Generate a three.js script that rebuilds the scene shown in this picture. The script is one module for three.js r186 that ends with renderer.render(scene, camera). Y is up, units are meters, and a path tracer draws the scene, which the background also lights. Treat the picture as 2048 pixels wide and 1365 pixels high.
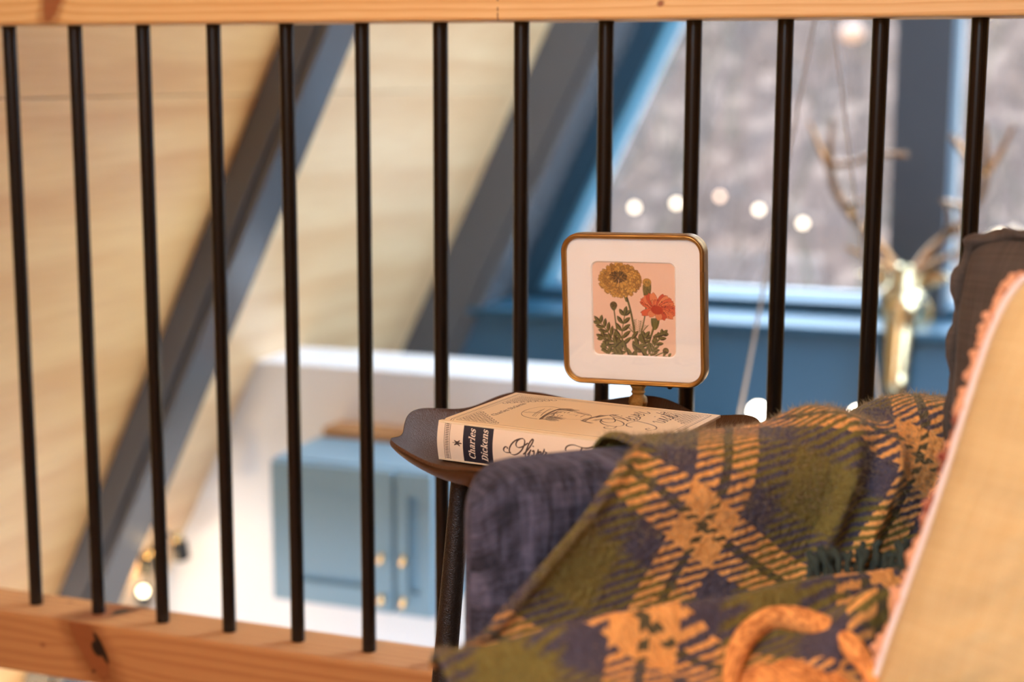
import * as THREE from 'three';
import { RoundedBoxGeometry } from 'three/addons/geometries/RoundedBoxGeometry.js';
import { MarchingCubes } from 'three/addons/objects/MarchingCubes.js';
import { mergeGeometries, mergeVertices } from 'three/addons/utils/BufferGeometryUtils.js';

// ---------------------------------------------------------------- camera, sky, exposure
const scene = new THREE.Scene();
const camera = new THREE.PerspectiveCamera(24.19, 2048 / 1365, 0.05, 200);
camera.position.set(0.7813, 0.9119, 1.8462);
camera.rotation.set(-0.1655, 0.3555, 0.0037, 'YXZ');
camera.focus = 1.64;
camera.userData.fStop = 2.6;
const renderer = new THREE.WebGLRenderer({ antialias: true });
renderer.toneMapping = THREE.LinearToneMapping;
renderer.toneMappingExposure = 1.3;
renderer.shadowMap.enabled = true;
const SKY = 10.0;
scene.background = new THREE.Color().setRGB(0.76 * SKY, 0.98 * SKY, 1.24 * SKY);   // even winter overcast
const WARM = new THREE.Color().setRGB(1.0, 0.68, 0.33);
const LOFT_LAMP = 2.7, SPOT_LAMP = 0.08, RING_BULB = 0.03;

// ---------------------------------------------------------------- helpers
let seed = 7;
const rnd = () => { seed = (seed * 1664525 + 1013904223) >>> 0; return seed / 4294967296; };
const rr = (a, b) => a + (b - a) * rnd();
const clamp = (x, a = 0, b = 1) => Math.min(b, Math.max(a, x));
const lerp = (a, b, t) => a + (b - a) * t;
const smooth = (a, b, x) => { const t = clamp((x - a) / (b - a)); return t * t * (3 - 2 * t); };
const hash = (x, y) => { let h = Math.imul(x, 374761393) ^ Math.imul(y, 668265263); h = Math.imul(h ^ (h >>> 13), 1274126177); return ((h ^ (h >>> 16)) >>> 0) / 4294967296; };
function vnoise(x, y) {
  const ix = Math.floor(x), iy = Math.floor(y), fx = x - ix, fy = y - iy, u = fx * fx * (3 - 2 * fx), v = fy * fy * (3 - 2 * fy);
  return lerp(lerp(hash(ix, iy), hash(ix + 1, iy), u), lerp(hash(ix, iy + 1), hash(ix + 1, iy + 1), u), v);
}
const fbm = (x, y, n = 4) => { let s = 0, a = 0.5, t = 0; for (let i = 0; i < n; i++) { s += a * vnoise(x, y); t += a; a *= 0.5; x = x * 2.03 + 17.1; y = y * 2.01 + 5.3; } return s / t; };
const used = {};
function numbered(n) { used[n] = (used[n] ?? -1) + 1; return used[n] ? n + '_' + String(used[n]).padStart(3, '0') : n; }
function tag(o, label, category, group, kind) {
  Object.assign(o.userData, { label, category });
  if (group) o.userData.group = group;
  if (kind) o.userData.kind = kind;
  return o;
}
function thing(name, label, category, pos = [0, 0, 0], turn = 0, group) {
  const o = new THREE.Group(); o.name = numbered(name); o.position.set(...pos); o.rotation.y = turn; scene.add(o);
  return tag(o, label, category, group);
}
function struct(name) { const o = new THREE.Group(); o.name = numbered(name); o.userData.kind = 'structure'; scene.add(o); return o; }
function part(parent, name, geo, mat, label) {
  const m = new THREE.Mesh(geo, mat); m.castShadow = m.receiveShadow = true;
  if (parent === scene) { m.name = numbered(name); } else { parent.userData.n ??= {}; const k = (parent.userData.n[name] = (parent.userData.n[name] ?? -1) + 1); m.name = k ? name + '_' + String(k).padStart(3, '0') : name; }
  if (label) m.userData.label = label;
  parent.add(m); return m;
}
const structMesh = (name, geo, mat) => { const m = part(scene, name, geo, mat); m.userData.kind = 'structure'; return m; };
// uv in metres by the axis each face looks along; grain runs along x (or z on faces that look along x)
function boxUV(g, ou = 0, ov = 0) {
  g = g.index ? g.toNonIndexed() : g;
  const p = g.attributes.position, uv = new Float32Array(p.count * 2), a = new THREE.Vector3(), b = new THREE.Vector3(), c = new THREE.Vector3();
  for (let i = 0; i < p.count; i += 3) {
    a.fromBufferAttribute(p, i); b.fromBufferAttribute(p, i + 1).sub(a); c.fromBufferAttribute(p, i + 2).sub(a); b.cross(c);
    const x = Math.abs(b.x), y = Math.abs(b.y), z = Math.abs(b.z);
    for (let k = 0; k < 3; k++) {
      const X = p.getX(i + k), Y = p.getY(i + k), Z = p.getZ(i + k), o = (i + k) * 2;
      if (z >= x && z >= y) { uv[o] = X; uv[o + 1] = Y; } else if (y >= x) { uv[o] = X; uv[o + 1] = Z + 0.13; } else { uv[o] = Z; uv[o + 1] = Y + 0.07; }
      uv[o] += ou; uv[o + 1] += ov;
    }
  }
  g.setAttribute('uv', new THREE.BufferAttribute(uv, 2));
  return g;
}
const box = (w, h, d, x = 0, y = 0, z = 0, r = 0) => { const g = r ? new RoundedBoxGeometry(w, h, d, 3, r) : new THREE.BoxGeometry(w, h, d); g.translate(x, y, z); return boxUV(g); };
const merge = (list) => mergeGeometries(list.map((g) => { const q = g.index ? g.toNonIndexed() : g.clone(); for (const k of Object.keys(q.attributes)) if (!['position', 'normal', 'uv'].includes(k)) q.deleteAttribute(k); return q; }));
// grid surface: f(u, v) gives a point; uv from fuv or u, v
function grid(nu, nv, f, fuv) {
  const P = [], U = [], I = [];
  for (let j = 0; j <= nv; j++) for (let i = 0; i <= nu; i++) { const u = i / nu, v = j / nv; P.push(...f(u, v)); U.push(...(fuv ? fuv(u, v) : [u, v])); }
  for (let j = 0; j < nv; j++) for (let i = 0; i < nu; i++) { const a = j * (nu + 1) + i, b = a + 1, c = a + nu + 1, d = c + 1; I.push(a, b, d, a, d, c); }
  const g = new THREE.BufferGeometry(); g.setAttribute('position', new THREE.Float32BufferAttribute(P, 3)); g.setAttribute('uv', new THREE.Float32BufferAttribute(U, 2)); g.setIndex(I); g.computeVertexNormals();
  return g;
}
// tube through points with its own radius at each
function limb(points, radii, sides = 8, steps = 6) {
  const curve = new THREE.CatmullRomCurve3(points.map((p) => new THREE.Vector3(...p)), false, 'centripetal'), n = Math.max(2, (points.length - 1) * steps), fr = curve.computeFrenetFrames(n, false), P = [], U = [], I = [], L = curve.getLength();
  for (let i = 0; i <= n; i++) {
    const t = i / n, c = curve.getPoint(t), k = t * (radii.length - 1), k0 = Math.min(Math.floor(k), radii.length - 2), r = lerp(radii[k0], radii[k0 + 1], k - k0);
    const ti = Math.min(n, i), N = fr.normals[ti], B = fr.binormals[ti];
    for (let s = 0; s <= sides; s++) { const a = (s / sides) * Math.PI * 2, x = Math.cos(a) * r, y = Math.sin(a) * r; P.push(c.x + N.x * x + B.x * y, c.y + N.y * x + B.y * y, c.z + N.z * x + B.z * y); U.push(t * L, (s / sides) * 0.05); }
  }
  for (let i = 0; i < n; i++) for (let s = 0; s < sides; s++) { const a = i * (sides + 1) + s, b = a + 1, c = a + sides + 1, d = c + 1; I.push(a, b, d, a, d, c); }
  for (const e of [0, n]) { const c = curve.getPoint(e / n), at = P.length / 3; P.push(c.x, c.y, c.z); U.push(0, 0); for (let s = 0; s < sides; s++) { const a = e * (sides + 1) + s; e ? I.push(a, at, a + 1) : I.push(a, a + 1, at); } }
  const g = new THREE.BufferGeometry(); g.setAttribute('position', new THREE.Float32BufferAttribute(P, 3)); g.setAttribute('uv', new THREE.Float32BufferAttribute(U, 2)); g.setIndex(I); g.computeVertexNormals();
  return g;
}
const lathe = (pts, seg = 32) => new THREE.LatheGeometry(pts.map((p) => new THREE.Vector2(...p)), seg);
const cyl = (r0, r1, h, x, y, z, seg = 20) => new THREE.CylinderGeometry(r1, r0, h, seg).translate(x, y, z);
function roundRect(w, h, r) {
  const s = new THREE.Shape(), x = -w / 2, y = -h / 2;
  s.moveTo(x + r, y); s.lineTo(x + w - r, y); s.absarc(x + w - r, y + r, r, -Math.PI / 2, 0); s.lineTo(x + w, y + h - r); s.absarc(x + w - r, y + h - r, r, 0, Math.PI / 2);
  s.lineTo(x + r, y + h); s.absarc(x + r, y + h - r, r, Math.PI / 2, Math.PI); s.lineTo(x, y + r); s.absarc(x + r, y + r, r, Math.PI, 1.5 * Math.PI);
  return s;
}
function sdfMesh(fn, half, res, at = [0, 0, 0]) {
  const mc = new MarchingCubes(res, new THREE.MeshStandardMaterial(), false, false, 60000); mc.isolation = 0;
  for (let k = 0; k < res; k++) for (let j = 0; j < res; j++) for (let i = 0; i < res; i++) {
    const q = (v, c) => ((v - res / 2) / (res / 2)) * half + c;
    mc.field[k * res * res + j * res + i] = -fn(q(i, at[0]), q(j, at[1]), q(k, at[2]));
  }
  mc.update();
  const n = mc.count, g = new THREE.BufferGeometry();
  const P = Float32Array.from(mc.positionArray.subarray(0, n * 3), (v, i) => v * half + at[i % 3]);
  g.setAttribute('position', new THREE.BufferAttribute(P, 3));
  const q = mergeVertices(g, half * 1e-4); q.computeVertexNormals();
  q.setAttribute('uv', new THREE.BufferAttribute(new Float32Array(q.attributes.position.count * 2), 2));
  return q;
}

// ---------------------------------------------------------------- textures
function dataTex(w, h, fn, { wm = 1, hm = 1, srgb = true, wrap = THREE.RepeatWrapping } = {}) {
  const d = new Uint8Array(w * h * 4);
  for (let y = 0; y < h; y++) for (let x = 0; x < w; x++) { const c = fn((x + 0.5) / w * wm, (y + 0.5) / h * hm), o = (y * w + x) * 4; for (let k = 0; k < 3; k++) d[o + k] = clamp(typeof c === 'number' ? c : c[k]) * 255; d[o + 3] = 255; }
  const t = new THREE.DataTexture(d, w, h, THREE.RGBAFormat); t.wrapS = t.wrapT = wrap; t.magFilter = THREE.LinearFilter; t.minFilter = THREE.LinearFilter;
  if (srgb) t.colorSpace = THREE.SRGBColorSpace;
  t.repeat.set(1 / wm, 1 / hm); t.needsUpdate = true;
  return t;
}
const mixc = (a, b, t) => [lerp(a[0], b[0], t), lerp(a[1], b[1], t), lerp(a[2], b[2], t)];
const rgb = (r, g, b) => [r / 255, g / 255, b / 255];
// softwood board: long grain along x, knots bend the grain
function wood(x, y, o) {
  let bend = 0, dark = 0, hole = 0, heart = 0;
  for (const k of o.knots ?? []) {
    const ca = Math.cos(k.a ?? 0), sa = Math.sin(k.a ?? 0), dx = x - k.x, dy = y - k.y, ux = (dx * ca + dy * sa) / k.rx, uy = (-dx * sa + dy * ca) / k.ry, d = Math.hypot(ux, uy);
    bend += Math.sign(dy || 1) * k.ry * 0.8 * Math.exp(-d * 0.55);
    const edge = d + 0.35 * (fbm(x * 160, y * 160, 3) - 0.5);
    heart = Math.max(heart, 1 - smooth(0.75, 1.15, edge)); dark = Math.max(dark, (1 - smooth(0.0, 0.16, Math.abs(edge - 0.95))) * 0.8, 0.5 * (1 - smooth(0.9, 2.4, edge)));
    if (k.hole) hole = Math.max(hole, 1 - smooth(0.9, 1.1, Math.hypot((ux - k.hole[0]) / k.hole[2], (uy - k.hole[1]) / k.hole[3]) + 0.3 * (fbm(x * 260, y * 260, 3) - 0.5)));
  }
  const yy = y + bend + 0.010 * (fbm(x * 2.2 + 3, y * 3, 3) - 0.5) + 0.0016 * (vnoise(x * 20, y * 40) - 0.5);
  const ring = yy * o.freq + 0.9 * vnoise(yy * 70, x * 0.8), f = ring - Math.floor(ring);
  const late = smooth(0.35, 0.88, f) * (1 - smooth(0.9, 1.0, f)), fibre = fbm(x * 30, y * 900, 2) - 0.5, patch = fbm(x * 3 + 9, y * 9, 3) - 0.5;
  let c = mixc(o.light, o.dark, clamp(late * o.contrast + fibre * 0.28 + patch * 0.5));
  c = mixc(c, o.knot ?? o.dark, clamp(dark)); c = mixc(c, o.heart ?? o.dark, heart * 0.75); c = mixc(c, rgb(24, 14, 8), hole);
  return c;
}
const M = {};
const std = (o) => new THREE.MeshStandardMaterial(o), phys = (o) => new THREE.MeshPhysicalMaterial(o);
{
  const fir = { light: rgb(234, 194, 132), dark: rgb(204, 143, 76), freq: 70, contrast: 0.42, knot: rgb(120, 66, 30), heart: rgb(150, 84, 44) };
  const topKnots = [{ x: -0.536, y: 1.011, rx: 0.034, ry: 0.011, a: 1.25 }, { x: 0.292, y: 0.9935, rx: 0.0028, ry: 0.0022, a: 0.3 }];
  const top = dataTex(2048, 256, (x, y) => {
    const X = x - 0.75, Y = y + 0.9;
    let c = wood(X, Y, { ...fir, knots: topKnots });
    if (Math.abs(X - 0.093) < 0.0011 && fbm(X * 10, Y * 300, 2) > 0.35) c = mixc(c, rgb(120, 80, 50), 0.6);
    return c;
  }, { wm: 1.5, hm: 0.2 });
  top.offset.set(0.5, 0.5);
  M.topRail = std({ map: top, roughness: 0.55 });
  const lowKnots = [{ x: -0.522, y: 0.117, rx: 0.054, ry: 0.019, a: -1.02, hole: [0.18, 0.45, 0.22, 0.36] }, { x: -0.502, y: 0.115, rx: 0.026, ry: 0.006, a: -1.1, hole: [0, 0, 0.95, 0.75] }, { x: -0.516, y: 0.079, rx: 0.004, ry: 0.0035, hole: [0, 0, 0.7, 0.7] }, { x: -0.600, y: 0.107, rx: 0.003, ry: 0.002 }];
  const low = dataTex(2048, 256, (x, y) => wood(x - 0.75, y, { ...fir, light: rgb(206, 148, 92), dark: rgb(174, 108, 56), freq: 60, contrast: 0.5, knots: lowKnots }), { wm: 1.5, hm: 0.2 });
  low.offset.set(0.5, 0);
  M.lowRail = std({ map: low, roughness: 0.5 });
  M.ply = [0, 1, 2].map((k) => phys({ map: dataTex(1024, 512, (x, y) => {
    const w = 0.10 * (fbm(x * 0.7 + k * 7, y * 1.6, 3) - 0.5), r = (y + w) * 7 + 3.0 * fbm(x * 0.35 + 3 * k, y * 2.5, 3), f = r - Math.floor(r), late = smooth(0.2, 0.8, f) * (1 - smooth(0.84, 1, f));
    return mixc(k === 1 ? rgb(222, 188, 142) : rgb(236, 190, 126), k === 1 ? rgb(194, 146, 96) : rgb(202, 140, 78), clamp(0.15 + late * 0.26 * (0.4 + 1.2 * fbm(x * 1.2 + 9, y * 4, 2)) + (fbm(x * 8, y * 160, 3) - 0.5) * 0.5 + (fbm(x * 2, y * 3 + 40 * k, 3) - 0.5) * 0.6));  // middle tone paler and greyer: cool gable daylight put into the colour
  }, { wm: 2.4, hm: 1.2 }), roughness: 0.5, clearcoat: 1, clearcoatRoughness: 0.38 }));
  M.plank = std({ map: dataTex(1024, 512, (x, y) => wood(x, y, { light: rgb(190, 140, 90), dark: rgb(140, 92, 52), freq: 40, contrast: 0.6 }), { wm: 1.5, hm: 0.6 }), roughness: 0.5 });
  M.paleFloor = std({ map: dataTex(1024, 512, (x, y) => wood(x, y, { light: rgb(168, 172, 178), dark: rgb(140, 143, 148), freq: 40, contrast: 0.5 }), { wm: 1.5, hm: 0.6 }), roughness: 0.5 });
  M.bounceDeck = std({ map: dataTex(512, 256, (x, y) => wood(x, y, { light: rgb(214, 208, 200), dark: rgb(186, 178, 168), freq: 40, contrast: 0.5 }), { wm: 1.5, hm: 0.6 }), roughness: 0.7 });
  const speck = dataTex(512, 512, (x, y) => 0.5 + 0.9 * (fbm(x * 1400, y * 1400, 3) - 0.5), { wm: 0.12, hm: 0.12, srgb: false });
  M.trayMetal = phys({ color: new THREE.Color().setRGB(0.11, 0.055, 0.028), metalness: 0.55, roughness: 0.42, bumpMap: speck, bumpScale: 0.0012, specularIntensity: 0.5 });
  M.legMetal = phys({ color: new THREE.Color().setRGB(0.02, 0.017, 0.017), metalness: 0.3, roughness: 0.38, bumpMap: speck, bumpScale: 0.0008 });
  M.baluster = phys({ color: new THREE.Color().setRGB(0.005, 0.004, 0.004), roughness: 0.24, metalness: 0.0, specularIntensity: 0.85 });
  const brush = dataTex(512, 512, (x, y) => 0.5 + 0.8 * (fbm(x * 60, y * 2600, 2) - 0.5) + 0.3 * (fbm(x * 900, y * 900, 2) - 0.5), { wm: 0.2, hm: 0.2, srgb: false });
  const wear = dataTex(512, 512, (x, y) => mixc(rgb(190, 146, 80), rgb(132, 98, 54), smooth(0.4, 0.8, fbm(x * 40, y * 900, 4))), { wm: 0.2, hm: 0.2 });
  M.gold = phys({ map: wear, metalness: 0.9, roughness: 0.40, bumpMap: brush, bumpScale: 0.0003 });
  M.brass = phys({ color: new THREE.Color().setRGB(0.82, 0.58, 0.27), metalness: 1, roughness: 0.25 });
  M.rod = std({ color: new THREE.Color().setRGB(0.34, 0.32, 0.31), roughness: 0.45 });
  M.stagGold = phys({ color: new THREE.Color().setRGB(0.52, 0.41, 0.24), metalness: 1, roughness: 0.22 });
  M.antler = phys({ color: new THREE.Color().setRGB(0.30, 0.15, 0.06), metalness: 0.8, roughness: 0.24 });  // gold darkened to brown: backlit shade put into the colour
  M.black = std({ color: new THREE.Color().setRGB(0.012, 0.012, 0.013), roughness: 0.4 });
  M.steel = std({ color: new THREE.Color().setRGB(0.6, 0.6, 0.58), metalness: 1, roughness: 0.3 });
  M.matBoard = std({ color: new THREE.Color().setRGB(0.86, 0.84, 0.80), roughness: 0.9, bumpMap: dataTex(256, 256, (x, y) => 0.5 + fbm(x * 1500, y * 1500, 3) - 0.5, { wm: 0.1, hm: 0.1, srgb: false }), bumpScale: 0.0001 });
  M.matCore = std({ color: new THREE.Color().setRGB(0.93, 0.92, 0.88), roughness: 0.9 });
  M.glass = phys({ transmission: 1, thickness: 0, roughness: 0, ior: 1.5, color: 0xffffff });
  const orange = (f) => dataTex(512, 512, f, { wm: 0.6, hm: 0.6, srgb: false });
  const paintBump = orange((x, y) => 0.5 + 0.6 * (fbm(x * 260, y * 260, 3) - 0.5));
  const paint = (r, g, b, rough, o = {}) => phys({ color: new THREE.Color().setRGB(r, g, b), roughness: rough, bumpMap: paintBump, bumpScale: 0.0004, ...o });
  M.beam = paint(0.076, 0.076, 0.080, 0.26);
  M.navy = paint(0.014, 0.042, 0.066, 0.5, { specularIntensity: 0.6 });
  M.jambDaylit = paint(0.040, 0.150, 0.210, 0.45);  // wall paint lightened to teal: daylight on the reveals put into the colour
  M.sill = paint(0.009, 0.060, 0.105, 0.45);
  M.post = paint(0.020, 0.022, 0.028, 0.55);
  M.slate = paint(0.024, 0.078, 0.130, 0.36);
  M.white = paint(0.74, 0.74, 0.75, 0.55);
  M.frameGrey = paint(0.34, 0.36, 0.36, 0.5);
  M.cabinet = paint(0.19, 0.315, 0.40, 0.42);
  M.roofOut = std({ color: new THREE.Color().setRGB(0.08, 0.08, 0.085), roughness: 0.8 });
  const linen = (a, b, k) => dataTex(512, 512, (x, y) => {
    const wx = Math.sin(x * 2 * Math.PI / 0.0011 + 3 * fbm(y * 60, x * 4, 2)), wy = Math.sin(y * 2 * Math.PI / 0.0011 + 3 * fbm(x * 60, y * 4, 2));
    return mixc(a, b, clamp(0.5 + k * (0.18 * (wx + wy) + 1.1 * (fbm(x * 14, y * 520, 3) - 0.5) + 1.1 * (fbm(x * 520, y * 14, 3) - 0.5))));
  }, { wm: 0.22, hm: 0.22 });
  const weave = dataTex(512, 512, (x, y) => 0.5 + 0.22 * Math.sin(x * 2 * Math.PI / 0.0011) * Math.sin(y * 2 * Math.PI / 0.0011) + 0.8 * (fbm(x * 12, y * 420, 2) - 0.5) + 0.8 * (fbm(x * 420, y * 12, 2) - 0.5), { wm: 0.22, hm: 0.22, srgb: false });
  M.cream = phys({ map: linen(rgb(222, 205, 160), rgb(204, 179, 129), 0.6), roughness: 0.92, bumpMap: weave, bumpScale: 0.0005, sheen: 0.3, sheenRoughness: 0.6, sheenColor: new THREE.Color(1, 0.95, 0.85) });
  M.charcoal = phys({ map: linen(rgb(86, 79, 74), rgb(66, 60, 56), 0.7), roughness: 0.95, bumpMap: weave, bumpScale: 0.0006, sheen: 0.4, sheenRoughness: 0.5, sheenColor: new THREE.Color(0.6, 0.55, 0.5) });
  M.tweed = phys({ map: dataTex(512, 512, (x, y) => {
    const t = 0.5 + 0.6 * (fbm(x * 30, y * 420, 3) - 0.5) + 1.0 * (fbm(x * 420, y * 46, 3) - 0.5) + 1.2 * (fbm(x * 60 + 4, y * 26, 3) - 0.5) + 0.4 * (vnoise(x * 900, y * 900) - 0.5);
    return mixc(rgb(26, 30, 46), rgb(94, 97, 122), clamp(t));
  }, { wm: 0.25, hm: 0.25 }), roughness: 0.95, bumpMap: weave, bumpScale: 0.0012, sheen: 0.5, sheenRoughness: 0.4, sheenColor: new THREE.Color(0.55, 0.55, 0.7) });
  // plaid: warp and weft colours chosen thread by thread along a twill
  const ORANGE = rgb(255, 186, 108), OLIVE = rgb(122, 112, 56), NAVY = rgb(80, 76, 94), DARK = rgb(92, 86, 62), TEAL = rgb(40, 62, 72), PER = 0.172;
  const yarn = (q) => { const c = Math.abs(q - PER / 2); return c < 0.004 ? DARK : c < 0.0255 ? ORANGE : c < 0.054 ? NAVY : c < 0.059 ? mixc(NAVY, OLIVE, 0.5) : OLIVE; };
  const jig = (x, y) => 0.0022 * (fbm(x * 330, y * 330, 3) - 0.5);
  M.plaid = phys({ map: dataTex(1024, 1024, (x, y) => {
    const a = (x % PER + PER) % PER, b = (y % PER + PER) % PER, d = ((x - y + 40 * 0.01075) / 0.01075 + 0.34 * (fbm(x * 190, y * 190, 3) - 0.5)) % 1, warp = yarn(clamp(a + jig(x, y), 0, PER)), weft = yarn(clamp(b + jig(y + 5, x), 0, PER));
    const fleck = 0.5 + 1.5 * (fbm(x * 420, y * 420, 4) - 0.5), c = mixc(warp, weft, smooth(0.40, 0.56, d) * (1 - smooth(0.92, 1.0, d)) + (d < 0.04 ? 0.3 : 0));
    return mixc(mixc(c, TEAL, 0.10 * fleck), c.map((v) => v * 0.6), clamp(0.8 - fleck * 1.2) * 0.6);
  }, { wm: PER, hm: PER }), roughness: 1, bumpMap: dataTex(512, 512, (x, y) => 0.5 + 1.0 * (fbm(x * 300, y * 300, 4) - 0.5), { wm: 0.14, hm: 0.14, srgb: false }), bumpScale: 0.0025, sheen: 0.5, sheenRoughness: 0.5, sheenColor: new THREE.Color(0.8, 0.7, 0.5) });
  M.fuzz = phys({ color: new THREE.Color().setRGB(0.35, 0.28, 0.16), roughness: 1, transmission: 0.35, thickness: 0 });
  M.darkYarn = std({ color: new THREE.Color().setRGB(0.035, 0.055, 0.050), roughness: 1 });
  M.orangeYarn = phys({ map: dataTex(256, 256, (x, y) => mixc(rgb(246, 176, 104), rgb(176, 110, 58), smooth(0.35, 0.8, fbm(x * 160 + y * 90, y * 420 - x * 60, 4))), { wm: 0.12, hm: 0.12 }), roughness: 1, sheen: 0.4, sheenRoughness: 0.5, sheenColor: new THREE.Color(0.9, 0.7, 0.5) });
  M.trimYarn = std({ map: dataTex(256, 256, (x, y) => mixc(rgb(226, 172, 138), rgb(132, 66, 58), smooth(0.50, 0.70, fbm(x * 60, y * 60, 3))), { wm: 0.2, hm: 0.2 }), roughness: 1 });
  M.whiteCord = std({ color: new THREE.Color().setRGB(0.80, 0.74, 0.74), roughness: 0.95 });
  M.paper = std({ map: dataTex(64, 512, (x, y) => mixc(rgb(238, 216, 176), rgb(205, 176, 130), vnoise(3, y * 3000) * 0.8), { wm: 0.1, hm: 0.05 }), roughness: 0.9 });
  M.bulb = std({ color: 0x2a2622, emissive: new THREE.Color().setRGB(1, 0.9, 0.72), emissiveIntensity: 9, roughness: 0.4 });
  M.spotBulb = std({ color: 0x2a2622, emissive: new THREE.Color().setRGB(1, 0.86, 0.55), emissiveIntensity: 7, roughness: 0.4 });
  M.stringBulb = std({ color: 0x2a2622, emissive: new THREE.Color().setRGB(1, 0.80, 0.58), emissiveIntensity: 6.5, roughness: 0.4 });
  M.amberBulb = std({ color: 0x2a2622, emissive: new THREE.Color().setRGB(1, 0.58, 0.36), emissiveIntensity: 0.9, roughness: 0.4 });
  M.peachBulb = std({ color: 0x2a2622, emissive: new THREE.Color().setRGB(1, 0.66, 0.46), emissiveIntensity: 4, roughness: 0.4 });
  M.globe = std({ color: 0x2a2622, emissive: new THREE.Color().setRGB(1, 0.72, 0.42), emissiveIntensity: 6, roughness: 0.5 });
  M.litter = std({ map: dataTex(512, 512, (x, y) => mixc(mixc(rgb(66, 46, 36), rgb(46, 31, 22), fbm(x * 2, y * 2, 4)), rgb(92, 72, 60), smooth(0.52, 0.75, fbm(x * 5 + 4, y * 5, 4))), { wm: 4, hm: 4 }), roughness: 1 });
  M.bark = std({ map: dataTex(256, 256, (x, y) => mixc(rgb(70, 56, 49), rgb(48, 37, 31), fbm(x * 6, y * 60, 3)), { wm: 2, hm: 0.4 }), roughness: 1 });
  M.barkPale = std({ map: dataTex(256, 256, (x, y) => mixc(rgb(102, 83, 73), rgb(70, 54, 46), fbm(x * 6, y * 60, 3)), { wm: 2, hm: 0.4 }), roughness: 1 });
  M.twig = std({ color: new THREE.Color().setRGB(0.037, 0.023, 0.016), roughness: 1 });
  M.moss = std({ color: new THREE.Color().setRGB(0.20, 0.24, 0.15), roughness: 1 });
}

// ---------------------------------------------------------------- the shell of the A-frame
const RIDGE = 0.297, TAN = 2.078, X912 = -0.777, GROUND = -2.35;
const roofX = (y) => X912 + (y - 0.912) / TAN;             // left slope; the right one mirrors it about the ridge
const SIN = TAN / Math.hypot(1, TAN), COS = 1 / Math.hypot(1, TAN), APEX = 0.912 + (RIDGE - X912) * TAN;
// slope frame: x = along z of the house, y = up the slope, z = inward
function slopeMatrix(side) {
  const up = new THREE.Vector3(COS * side, SIN, 0), inward = new THREE.Vector3(SIN * side, -COS, 0), along = new THREE.Vector3().crossVectors(up, inward);
  const m = new THREE.Matrix4().makeBasis(along, up, inward); m.setPosition(side > 0 ? roofX(0) : 2 * RIDGE - roofX(0), 0, 0);
  return m;
}
const ML = slopeMatrix(1), MR = slopeMatrix(-1), ZS = 1 / 1;
const sOf = (y) => y / SIN;
const alongSign = new THREE.Vector3(1, 0, 0).transformDirection(ML).z;   // whether local x runs to +z
function slab(m, sgn, z0, z1, y0, y1, t0, t1, r = 0) {                   // a board on a slope between heights y0, y1 and depths z0, z1; t = distance inward
  const g = box(Math.abs(z1 - z0), sOf(y1) - sOf(y0), t1 - t0, sgn * (z0 + z1) / 2, (sOf(y0) + sOf(y1)) / 2, (t0 + t1) / 2, r);
  return g.applyMatrix4(m);
}
const sgnR = new THREE.Vector3(1, 0, 0).transformDirection(MR).z;
const Z0 = -2.95, Z1 = 3.3;
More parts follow.
